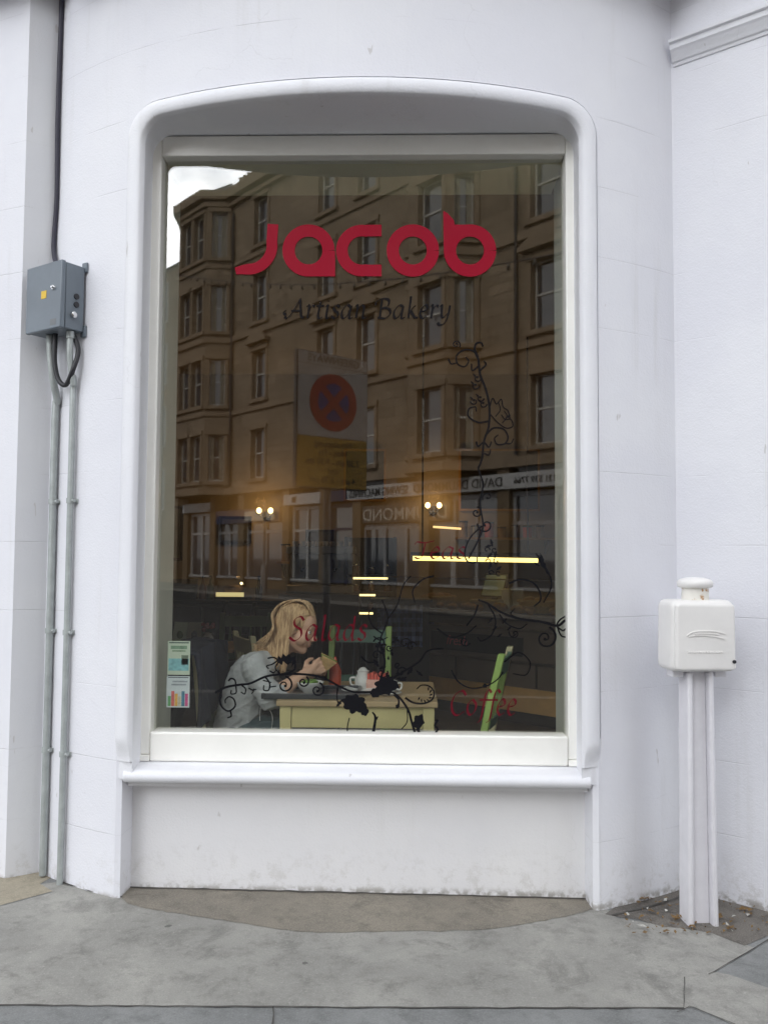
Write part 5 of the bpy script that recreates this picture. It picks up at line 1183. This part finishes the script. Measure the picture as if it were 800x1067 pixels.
for (px0, px1, py, lab) in ((475, 580, 560, 'long wall shelf of tins above the counter'), (290, 345, 585, 'short wall shelf of tins by the coffee machine')):
    a, c = at(px0, py, 5.85), at(px1, py, 5.85); ws = thing('wall_shelf', lab, 'shelf', ((a.x+c.x)/2, 5.85, a.z)); w = (c.x-a.x)/2
    MB().box(-w, w, -.13, .14, -.025, 0).build('plank', M['ply'], ws, bevel=.002)
    for s in (-1, 1): MB().prism([(s*w*.8-.01, .13, -.026), (s*w*.8-.01, -.1, -.026), (s*w*.8-.01, .13, -.18)], (.02, 0, 0)).build('bracket', M['darkwood'], ws)
    n = int(2*w/.14)
    for k in range(n):
        r, hh = rr.uniform(.035, .055), rr.uniform(.09, .18); t_ = thing('tin', ['brown storage tin on a wall shelf', 'grey storage tin on a wall shelf', 'dull red storage tin on a wall shelf'][k % 3], 'tin', (ws.location.x-w+.08+k*.14, 5.85, a.z+.001), 0, 'tins on the wall shelves')
        MB().lathe([(0, 0), (r, 0), (r, hh), (0, hh)], n=14).build('tin_body', [M['cardboard'], M['steelk'], M['sachet']][k % 3], t_, smooth=True); MB().lathe([(0, hh+.0005), (r+.003, hh+.0005), (r+.003, hh+.018), (0, hh+.02)], n=14).build('lid', M['darkwood'], t_, smooth=True)
for k, (px, Y, lab) in enumerate(((228, 4.4, 'dark wooden chair pushed up near the sideboard'), (300, 3.7, 'dark wooden chair alone in the middle of the room'))):
    p = at(px, 690, Y); chair(lab, (p.x, Y, 0), R(150+60*k), M['darkwood'], M['darkwood'], M['darkwood'])
# till, baskets and bags on the counter
M['wicker'] = mat('wicker', (.42, .29, .14), .8, .35, 60, .6, 70); M['bag'] = mat('paper_bag', (.62, .58, .50), .8, .12, 12)
def oncounter(u, n_, z): p = ca+cdx*u-cn*n_; return (p.x, p.y, z)
ANG = math.atan2(cdx.y, cdx.x)
tl_ = thing('till', 'dark till with a pale screen on the bakery counter', 'till', oncounter(.95, .48, .9005), ANG); MB().box(-.17, .17, -.13, .13, 0, .1).build('drawer_case', M['steelk'], tl_, bevel=.006); MB().hexa([(-.13, -.02, .12), (.13, -.02, .12), (.13, .02, .12), (-.13, .02, .12), (-.13, .06, .34), (.13, .06, .34), (.13, .1, .34), (-.13, .1, .34)]).build('screen_case', M['black'], tl_, bevel=.004)
MB().hexa([(-.115, -.0235, .135), (.115, -.0235, .135), (.115, -.0205, .135), (-.115, -.0205, .135), (-.115, .0525, .325), (.115, .0525, .325), (.115, .0555, .325), (-.115, .0555, .325)]).build('screen', mat('till_screen', (.35, .42, .45), .2), tl_); MB().tube([(0, .03, .1005), (0, .03, .125)], .03, 12).build('neck', M['black'], tl_)
for k, (u, lab) in enumerate(((.30, 'wicker bread basket at the left end of the counter'), (1.45, 'wicker bread basket right of the till'), (1.95, 'wicker bread basket at the far right of the counter'))):
    bk_ = thing('bread_basket', lab, 'basket', oncounter(u, .46, .9005), ANG, 'baskets on the counter'); MB().lathe([(0, 0), (.13, 0), (.17, .10), (.16, .105), (.125, .012), (0, .012)], n=22).build('basket_body', M['wicker'], bk_, smooth=True); MB().tube([(.17*math.cos(a), .17*math.sin(a), .105) for a in [2*math.pi*q/24 for q in range(25)]], .012, 8).build('rim', M['wicker'], bk_, smooth=True)
    for q in range(5):
        a = 1.26*q+k; o = MB().ball((0, 0, 0), .055, 8, (1.3, .8, .75)).build('roll', M['crust'], smooth=True); P_ = Vector(oncounter(u, .46, .9005))+Vector((.075*math.cos(a), .075*math.sin(a), .10)); o.location = P_; o.rotation_euler = (0, 0, a); tag(o, ['crusty roll heaped in the left wicker basket', 'crusty roll heaped in the basket right of the till', 'crusty roll heaped in the far right wicker basket'][k], 'bread', ['rolls in the left basket', 'rolls in the middle basket', 'rolls in the right basket'][k])
for k, u in enumerate((1.15, 1.24, 1.7)):
    bg_ = MB().hexa([(-.05, -.03, 0), (.05, -.03, 0), (.05, .03, 0), (-.05, .03, 0), (-.055, -.02, .2), (.055, -.026, .2+.01*k), (.05, .02, .2), (-.05, .026, .205)]).build('paper_bag', M['bag']); bg_.location = oncounter(u, .44+.03*k, .9012); bg_.rotation_euler = (0, 0, ANG+.2*k); tag(bg_, ['white paper bag standing nearest the till', 'white paper bag second from the till', 'white paper bag between the two right baskets'][k], 'bag', 'paper bags on the counter')
#@@PART4
# ------------------------------------------------------------------ the street behind the photographer, seen mirrored in the pane
M['sandstone'] = stone_mat('tenement_sandstone', (.36, .285, .21), (.235, .185, .137)); M['ashlar'] = mat('dressed_sandstone', (.31, .24, .175), .85, .3, 2.5)
M['slate'] = mat('roof_slate', (.07, .075, .085), .7, .3, 6); M['lead'] = mat('lead_grey', (.2, .2, .21), .6)
M['sash'] = mat('sash_white', (.62, .62, .60), .4); M['pane'] = mat('tenement_glass', (.055, .065, .085), .04); M['pane'].node_tree.nodes['Principled BSDF'].inputs['IOR'].default_value = 2.3; M['curtain'] = mat('net_curtain', (.46, .44, .38), .9, .4, 3)
M['shopgrey'] = mat('shopfront_grey', (.36, .37, .40), .5, .1, 3); M['shopdark'] = mat('shop_dark', (.03, .03, .035), .2); M['fascia'] = mat('fascia_board', (.50, .51, .53), .5, .08, 3)
M['shopnavy'] = mat('shop_navy', (.02, .03, .09), .5); M['stonebrown'] = mat('brown_pilaster', (.18, .135, .09), .8, .25, 3)
# building frame of its own: u runs along the front away from us, w stands out towards us
FR, FL = Vector((4.289, -22.095, 0)), Vector((-9.647, -37.365, 0))
UD = (FL-FR).normalized(); WD = Vector((-UD.y, UD.x, 0))
if WD.dot(Vector((0, 0, 0))-FR) < 0: WD = -WD
def tp(u, w, z): return FR+UD*u+WD*w+Vector((0, 0, z))
ten = thing('tenement', 'tall brown sandstone tenement with canted bays and shopfronts across the street', 'building', (FR.x, FR.y, -.15))
ten.rotation_euler = (0, 0, math.atan2(UD.y, UD.x))
def L(u, w, z): return (u, -w, z)         # local coordinates: x = u, y = -w
SILL = [4.95, 8.45, 11.9, 15.35]; WH = 2.15; ZTOP = 18.35; UE0, UE1 = -7.0, 22.3
class Face:                               # a vertical wall strip between two plan points (u, w)
    def __init__(s, p, q): s.p, s.q = Vector(p), Vector(q); s.len = (s.q-s.p).length; s.d = (s.q-s.p)/s.len; s.n = Vector((-s.d.y, s.d.x)); s.n = s.n if s.n.y > 0 or abs(s.n.y) < 1e-6 and True else -s.n
    def at(s, a, o, z): r = s.p+s.d*a+s.n*o; return L(r.x, r.y, z)
wallb = MB(); trimb = MB()
winspec = []
def face(p, q, wins, z0=4.35, z1=ZTOP, rows=(0, 1, 2, 3), pediment=False, ww=1.0):
    f = Face(p, q); ops = []
    for a in wins:
        for r in rows: ops.append((a-ww/2, a+ww/2, SILL[r], SILL[r]+WH))
    xs = sorted({0, f.len, *[o[0] for o in ops], *[o[1] for o in ops]}); zs = sorted({z0, z1, *[o[2] for o in ops], *[o[3] for o in ops]})
    for i in range(len(xs)-1):
        for j in range(len(zs)-1):
            cx, cz = (xs[i]+xs[i+1])/2, (zs[j]+zs[j+1])/2
            if any(o[0] < cx < o[1] and o[2] < cz < o[3] for o in ops): continue
            wallb.poly([f.at(xs[i], 0, zs[j]), f.at(xs[i+1], 0, zs[j]), f.at(xs[i+1], 0, zs[j+1]), f.at(xs[i], 0, zs[j+1])])
    for (a, c, d, e) in ops:
        for k in ([(a, d), (a, e)], [(c, d), (c, e)], [(a, d), (c, d)], [(a, e), (c, e)]):
            (x0, y0), (x1, y1) = k; wallb.poly([f.at(x0, 0, y0), f.at(x1, 0, y1), f.at(x1, -.25, y1), f.at(x0, -.25, y0)])
        winspec.append((f, a, c, d, e))
        def bar(x0, x1, o0, o1, za, zb): trimb.hexa([f.at(x0, o1, za), f.at(x1, o1, za), f.at(x1, o0, za), f.at(x0, o0, za), f.at(x0, o1, zb), f.at(x1, o1, zb), f.at(x1, o0, zb), f.at(x0, o0, zb)])
        bar(a-.16, a-.003, .003, .05, d-.0, e+.0); bar(c+.003, c+.16, .003, .05, d, e); bar(a-.2, c+.2, .003, .09, e+.003, e+.2); bar(a-.22, c+.22, .003, .14, d-.16, d-.003)
        if pediment and abs(d-SILL[1]) < .01:
            bar(a-.32, c+.32, .005, .30, e+.30, e+.42)
            P = [f.at(a-.34, .28, e+.42), f.at(c+.34, .28, e+.42), f.at((a+c)/2, .28, e+.95)]; Q = [f.at(a-.34, .005, e+.42), f.at(c+.34, .005, e+.42), f.at((a+c)/2, .005, e+.95)]
            i = len(trimb.v); trimb.v += P+Q; trimb.f += [(i, i+1, i+2), (i+3, i+5, i+4), (i, i+3, i+4, i+1), (i+1, i+4, i+5, i+2), (i+2, i+5, i+3, i)]
    return f
B1, B2 = (18.55, 23.3), (2.45, 6.1)       # the two canted bays seen in the pane
face((UE0, 0), (2.60, 0), [3.0, 6.88], pediment=True, ww=1.2)
cant = .9
face((2.60, 0), (3.20, cant), [.54], ww=.66); face((3.20, cant), (5.06, cant), [.80], ww=1.12); face((5.06, cant), (5.70, 0), [.55], ww=.66)
face((5.70, 0), (18.2, 0), [2.67, 5.2, 10.02], pediment=True, ww=1.05)
face((18.2, 0), (18.9, cant), [.57], ww=.70); face((18.9, cant), (21.56, cant), [.75, 1.95], ww=.95); face((21.56, cant), (22.3, 0), [.58], ww=.70)
wallb.poly([L(UE1, 0, -.1), L(UE1, -10, -.1), L(UE1, -10, ZTOP), L(UE1, 0, ZTOP)]); wallb.poly([L(UE0, 0, -.1), L(UE0, 0, ZTOP), L(UE0, -10, ZTOP), L(UE0, -10, -.1)]); wallb.poly([L(UE0, -10, -.1), L(UE0, -10, ZTOP), L(UE1, -10, ZTOP), L(UE1, -10, -.1)])
wallb.build('wall', M['sandstone'], ten, merge=False, fix=False)
trimb.build('window_surround', M['ashlar'], ten)
outline = [(UE0, 0), (2.60, 0), (3.20, cant), (5.06, cant), (5.70, 0), (18.2, 0), (18.9, cant), (21.56, cant), (22.3, 0)]
def course(z0, z1, out, name, m):
    b = MB(); P = []
    for (u, w) in outline: P.append((u, w+out))
    P = [(UE0-out, P[0][1])]+P[1:-1]+[(UE1+out, P[-1][1])]
    n = len(P); i = len(b.v); b.v += [L(u, w, z0) for u, w in P]+[L(u, w-out-.05 if 0 else w-out-.08, z0) for u, w in P]+[L(u, w, z1) for u, w in P]+[L(u, w-out-.08, z1) for u, w in P]
    for k in range(n-1):
        b.f += [(i+k, i+k+1, i+2*n+k+1, i+2*n+k), (i+2*n+k, i+2*n+k+1, i+3*n+k+1, i+3*n+k), (i+n+k, i+n+k+1, i+k+1, i+k)]
    b.f += [(i, i+2*n, i+3*n, i+n), (i+n-1, i+2*n-1, i+4*n-1, i+3*n-1)]
    return b.build(name, m, ten)
course(4.33, 4.62, .22, 'string_course', M['ashlar']); course(SILL[1]-.5, SILL[1]-.3, .10, 'string_course', M['ashlar']); course(SILL[2]-.55, SILL[2]-.3, .12, 'string_course', M['ashlar'])
course(SILL[3]-.5, SILL[3]-.32, .09, 'string_course', M['ashlar']); course(ZTOP-.62, ZTOP-.42, .2, 'cornice', M['ashlar']); course(ZTOP-.3, ZTOP+.12, .40, 'cornice', M['ashlar'])
# roof over the wall head
rb_ = MB(); ridge = 22.6
rb_.poly([L(UE0, .0, ZTOP+.1), L(UE1, .0, ZTOP+.1), L(UE1-3.5, -5, ridge), L(UE0, -5, ridge)]); rb_.poly([L(UE0, -10, ZTOP+.1), L(UE0, -5, ridge), L(UE1-3.5, -5, ridge), L(UE1, -10, ZTOP+.1)]); rb_.poly([L(UE1, 0, ZTOP+.1), L(UE1, -10, ZTOP+.1), L(UE1-3.5, -5, ridge)])
for (a, c, d, e) in ((2.60, 3.20, 5.06, 5.70), (18.2, 18.9, 21.56, 22.3)):
    t = L((a+e)/2, -1.2, ZTOP+1.6); bs = [L(a, 0, ZTOP+.12), L(c, cant, ZTOP+.12), L(d, cant, ZTOP+.12), L(e, 0, ZTOP+.12)]
    for k in range(3): rb_.poly([bs[k], bs[k+1], t])
rb_.build('roof', M['slate'], ten, fix=False, merge=False)
for u, w, z0, z1, hw in ((18.9, -1.2, 18.6, 19.25, .8), (6, -5, 21, 23.6, 1.1)):
    cs = MB().box(u-hw, u+hw, -w-.35, -w+.35, z0, z1).build('chimney', M['sandstone'], ten)
    for k in range(4): MB().lathe([(0, 0), (.16, 0), (.14, .1), (.12, .6), (.15, .65), (.1, .66), (0, .5)], (u-hw*.7+k*hw*.45, -w, z1+.005), 12).build('chimney_pot', M['ashlar'], cs, smooth=True)
# windows: one sash built, then copied
protos = {}
def sash(width):
    key = round(width, 2)
    if key in protos: return protos[key]
    w, hh = width/2, WH
    f = MB(); t = .055
    f.box(-w, -w+t, 0, .07, 0, hh).box(w-t, w, 0, .07, 0, hh).box(-w+t, w-t, 0, .07, 0, .09).box(-w+t, w-t, 0, .07, hh-t, hh).box(-w+t, w-t, -.02, .05, hh*.52-.03, hh*.52+.03)
    o = f.build('window', M['sash'], ten); MB().box(-w+t, w-t, .028, .034, .09, hh*.52-.03).box(-w+t, w-t, .034, .04, hh*.52+.03, hh-t).build('pane', M['pane'], o)
    protos[key] = o; return o
used = set(); rr = random.Random(12)
for n_, (f, a, c, d, e) in enumerate(winspec):
    o = sash(c-a); k = round(c-a, 2)
    o = o if k not in used else copy_tree(o, ten); used.add(k)
    p = f.at((a+c)/2, -.20, d); o.location = p
    dd = f.d; o.rotation_euler = (0, 0, math.atan2(-dd.y, dd.x))
    # make sure the sash faces the street
    fw = o.rotation_euler.to_matrix() @ Vector((0, -1, 0)); nn = Vector((-f.n.x, -f.n.y, 0))
    if fw.dot(nn) < 0: o.rotation_euler = (0, 0, o.rotation_euler.z+math.pi)
    if n_ % 3 != 1:
        cu = MB(); w = (c-a)/2-.06
        for s in (-1, 1):
            wd = w*rr.uniform(.35, .8); x0 = -w if s < 0 else w-wd
            cu.grid(lambda u, v: (x0+wd*u, .085+.015*math.sin(u*25), .1+(WH-.2)*v), 14, 2)
        cc = cu.build('curtain', M['curtain'], o)
for u in (5.85, 17.9, 1.0): MB().tube([(u, -.12, 4.7), (u, -.12, 17.4)], .06, 8).build('downpipe', M['shopdark'], ten, smooth=True)
# ground floor: stone piers, shopfronts, fascias
def lbox(name, u0, u1, w0, w1, z0, z1, m, parent=ten, bevel=0): return MB().box(u0, u1, -w1, -w0, z0, z1).build(name, m, parent, bevel=bevel)
lbox('shop_back', UE0, UE1, -.9, -.6, -.05, 4.32, M['shopdark']); lbox('stall_riser', UE0, UE1, -.595, -.06, -.05, .55, M['stonebrown'])
for u in (-6.7, -2.3, 1.55, 5.1, 8.75, 10.85, 13.4, 16.9, 19.4, 22.0): lbox('pilaster', u-.24, u+.24, -.58, .10, -.06, 4.325, M['stonebrown'])
def shop(u0, u1, z, frames, mf, nm='shopfront'):
    s = sub(nm, ten)
    for k in range(frames+1):
        u = u0+(u1-u0)*k/frames; lbox('frame_post', u-.06, u+.06, -.22, -.10, .5505, z, mf, s)
    lbox('transom', u0, u1, -.215, -.105, 2.55, 2.66, mf, s); lbox('head', u0, u1, -.22, -.095, z-.14, z-.0005, mf, s); lbox('sill', u0-.05, u1+.05, -.2, .02, .551, .64, mf, s)
    lbox('glass', u0, u1, -.175, -.165, .64, z-.14, M['pane'], s); return s
ROT = ten.rotation_euler.to_matrix().to_4x4()
def sign_text(body, u0, u1, w, z, hgt, m, parent):
    o = text(body, 1.0, m, parent, Matrix.Identity(4), 'lettering', .01); xs = [v.co.x for v in o.data.vertices]; ys = [v.co.y for v in o.data.vertices]
    kx, ky = (u1-u0)/(max(xs)-min(xs)), hgt/(max(ys)-min(ys))
    for v in o.data.vertices: x, y, q = v.co; v.co = (u0+(x-min(xs))*kx, -w-q, z+(y-(min(ys)+max(ys))/2)*ky)
    return o
M['signink'] = mat('sign_ink', (.008, .008, .010), .5); M['signpale'] = mat('sign_pale_letters', (.50, .49, .46), .5)
fb = lbox('fascia', -2.0, 9.2, -.10, .20, 3.66, 4.14, M['fascia'], ten, .01)
sign_text('DAVID DRUMMOND', 1.5, 5.5, .212, 3.90, .30, M['signink'], fb); sign_text('SEWING MACHINES', 5.8, 9.05, .212, 3.90, .30, M['signink'], fb)
sign_text('0131 539 7766', -.75, 1.0, .212, 3.90, .19, M['signink'], fb)
db = lbox('name_board', 3.9, 8.55, -.09, .05, 2.78, 3.42, M['shopdark'], ten, .005); sign_text('DRUMMOND', 4.05, 8.4, .062, 3.08, .44, M['signpale'], db)
shop(-1.9, 1.25, 3.58, 2, M['shopgrey']); shop(1.85, 3.85, 3.58, 2, M['shopgrey']); shop(3.95, 8.5, 2.75, 4, M['shopgrey']); shop(-6.4, -2.6, 3.58, 2, M['shopgrey'])
shop(9.05, 10.6, 3.58, 1, M['shopnavy']); shop(11.15, 13.1, 3.58, 2, M['fascia']); shop(13.7, 16.6, 3.58, 2, M['shopgrey']); shop(17.2, 19.1, 3.58, 2, M['shopgrey']); shop(19.7, 21.7, 3.58, 2, M['fascia'])
f2 = lbox('fascia', 10.95, 13.45, -.09, .18, 3.64, 4.08, M['fascia'], ten, .01); lbox('fascia', 9.3, 10.7, -.09, .18, 3.66, 4.08, M['shopnavy'], ten, .01); f3 = lbox('fascia', 13.75, 18.95, -.09, .18, 3.0, 3.60, M['shopnavy'], ten, .01); lbox('fascia', 19.5, 22.2, -.09, .18, 3.62, 4.05, M['fascia'], ten, .01)
lbox('logo_block', 12.55, 12.85, .1805, .186, 3.74, 3.98, M['signink'], f2); lbox('fascia', -6.6, -2.3, -.09, .18, 3.66, 4.08, M['shopnavy'], ten, .01)
lbox('awning_board', 14.1, 16.4, .185, .21, 3.08, 3.5, M['signpale'], f3)
for u in (.1, 4.6, 7.4): lbox('fanlight', u-.85, u+.85, .001, .05, 4.15, 4.325, M['shopdark'])
# next building along, lower and greyer
nb2 = thing('tenement', 'lower sandstone building with a slate roof at the far corner', 'building', tuple(tp(23.6, 0, -.15))); nb2.rotation_euler = ten.rotation_euler
MB().box(0, 40, .3, 9, 0, 16.6).build('wall', M['sandstone'], nb2); q = MB(); q.poly([(-.15, .1, 16.605), (40.2, .1, 16.605), (40.2, 4.6, 19.6), (-.15, 4.6, 19.6)]); q.poly([(40.2, 9.1, 16.605), (40.2, 4.6, 19.6), (-.15, 4.6, 19.6), (-.15, 9.1, 16.605)]); q.poly([(-.15, .1, 16.605), (-.15, 9.1, 16.605), (-.15, 4.6, 19.6)]); q.build('roof', M['slate'], nb2, fix=False)
for r in range(4):
    for k in range(11): o = copy_tree(list(protos.values())[0], nb2); o.location = (2.0+3.2*k, .235, 3.9+3.3*r); o.rotation_euler = (0, 0, 0)
# pavement in front of the tenement
M['farflag'] = mat('worn_flagstones', (.11, .105, .10), .85, .3, 1.2)
b = MB(); P = [tp(UE0-3, 3.2, 0), tp(66, 3.2, 0), tp(66, -12, 0), tp(UE0-3, -12, 0)]
b.hexa([(p.x, p.y, gz(p.x)-.3) for p in P]+[(p.x, p.y, gz(p.x)-.02) for p in P]); tag(b.build('far_pavement', M['farflag']), kind='structure')
b = MB(); P = [tp(UE0-3, 3.36, 0), tp(66, 3.36, 0), tp(66, 3.203, 0), tp(UE0-3, 3.203, 0)]
b.hexa([(p.x, p.y, gz(p.x)-.3) for p in P]+[(p.x, p.y, gz(p.x)-.016) for p in P]); tag(b.build('far_kerb', M['kerbstone']), kind='structure')
# thin grey street post by the far kerb
def mirror_at(px, py, w):
    d = ray(px, py); d.y = -d.y; c = Vector((CX, CD, HC)); n = WD; o = FR+WD*w; t = (o-c).dot(n)/d.dot(n); return c+d*t
p = mirror_at(275, 600, 2.6)
sp = thing('street_post', 'slim pale grey street post with a thicker base at the far kerb', 'post', (p.x, p.y, gz(p.x)-.02))
MB().lathe([(0, 0), (.17, 0), (.17, .03), (.13, .06), (.12, 1.0), (.09, 1.06), (0, 1.06)], n=18).build('base', M['lead'], sp, smooth=True); MB().lathe([(0, 1.061), (.055, 1.061), (.05, 3.3), (.06, 3.31), (.06, 3.4), (0, 3.42)], n=14).build('shaft', M['lead'], sp, smooth=True)
# parking sign on the near kerb, behind the photographer
SA, SB = Vector((-.845, -4.40, 0)), Vector((-.200, -4.95, 0))
sr = (SA-SB).normalized(); sn = Vector((sr.y, -sr.x, 0))       # sr runs to the reader's right, sn is the lettered side
if sn.y < 0: sn = -sn; 
sc_ = (SA+SB)/2
# the lettered side faces the window (+y); for a reader there, right is -x
sgn = thing('parking_sign', 'tall no stopping sign with a red and blue roundel above a yellow panel', 'road sign', (sc_.x, sc_.y, gz(sc_.x)))
rdir = Vector((SA.x-SB.x, SA.y-SB.y, 0)).normalized()
SMt = Matrix(((rdir.x, -sn.x, 0, 0), (rdir.y, -sn.y, 0, 0), (0, 0, 1, 0), (0, 0, 0, 1)))   # local x = reader's right, local -y = out of the face
if SMt.to_3x3().determinant() < 0: rdir = -rdir; SMt = Matrix(((rdir.x, -sn.x, 0, 0), (rdir.y, -sn.y, 0, 0), (0, 0, 1, 0), (0, 0, 0, 1)))
sgn.rotation_euler = SMt.to_euler()
SWd = (SA-SB).length/2; SZ0, SZ1 = 2.04, 3.36; zs = SZ0+.50
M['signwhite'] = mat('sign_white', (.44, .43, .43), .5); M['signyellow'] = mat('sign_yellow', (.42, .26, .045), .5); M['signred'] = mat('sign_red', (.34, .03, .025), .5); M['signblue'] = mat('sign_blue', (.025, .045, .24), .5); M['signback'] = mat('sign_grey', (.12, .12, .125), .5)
MB().box(-SWd, SWd, .001, .06, SZ0, SZ1).build('backing', M['signback'], sgn, bevel=.006)
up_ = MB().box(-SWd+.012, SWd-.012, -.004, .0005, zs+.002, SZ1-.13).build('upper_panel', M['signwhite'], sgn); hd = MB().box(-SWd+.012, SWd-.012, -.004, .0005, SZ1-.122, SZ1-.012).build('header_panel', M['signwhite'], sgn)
lwp = MB().box(-SWd+.012, SWd-.012, -.004, .0005, SZ0+.012, zs-.004).build('lower_panel', M['signyellow'], sgn)
def disc(r0, r1, y, a0=0, a1=360, n=48):
    b = MB(); c = Vector((0, 0, zs+.345))
    b.grid(lambda u, v: (c.x+(r0+(r1-r0)*v)*math.cos(R(a0+(a1-a0)*u)), y, c.z+(r0+(r1-r0)*v)*math.sin(R(a0+(a1-a0)*u))), n, 1); return b
disc(0.0005, .225, -.0065).build('roundel', M['signblue'], up_); disc(.185, .282, -.008).build('red_ring', M['signred'], up_)
for a in (45, 135):
    b = MB(); c = Vector((0, 0, zs+.345)); dx, dz = math.cos(R(a)), math.sin(R(a)); w = .038
    b.poly([(c.x+dx*s*.2-dz*t*w, -.0085-.0004*(a > 90), c.z+dz*s*.2+dx*t*w) for s, t in ((-1, -1), (1, -1), (1, 1), (-1, 1))]); b.build('cross_bar', M['signred'], up_)
FT = lambda z: Matrix(((1, 0, 0, 0), (0, 0, -1, -.006), (0, 1, 0, z), (0, 0, 0, 1)))
text('GREENWAYS', .105, M['signink'], hd, FT(SZ1-.068))
for k, s in enumerate(('No stopping', 'Mon - Fri', '7.30 am - 9.30 am', 'and', '4 pm - 6.30 pm')): text(s, .088, M['signink'], lwp, FT(zs-.065-k*.088))
MB().tube([(0, .09, -.05), (0, .09, SZ1-.1)], .038, 14).build('pole', M['lead'], sgn, smooth=True)
for z in (SZ0+.2, SZ1-.3): MB().box(-.06, .06, .0605, .13, z-.02, z+.02).build('clamp', M['lead'], sgn)

# a sagging wire with unlit festoon bulbs slung across the street
M['bulbdark'] = mat('unlit_bulb', (.05, .05, .05), .3)
fw = thing('festoon_wire', 'sagging black wire of unlit bulbs slung across the street', 'wire', tuple(tp(21.3, 1.0, 15.2)))
e0, e1 = tp(21.5, .95, 15.0), Vector((9.0, -6.0, 6.4)); pts = [e0.lerp(e1, k/40)-Vector((0, 0, 1.1*math.sin(math.pi*k/40))) for k in range(41)]
o = MB().tube(pts, .018, 6).build('cable', M['cablem'], fw); o.location = -fw.location
bm0 = MB().lathe([(0, 0), (.02, 0), (.025, -.05), (.05, -.10), (.045, -.15), (0, -.18)], n=8).build('bulb', M['bulbdark'], fw, smooth=True)
for k in range(2, 39):
    o = bm0 if k == 2 else bm0.copy()
    if k > 2: C.objects.link(o)
    o.location = pts[k]-fw.location
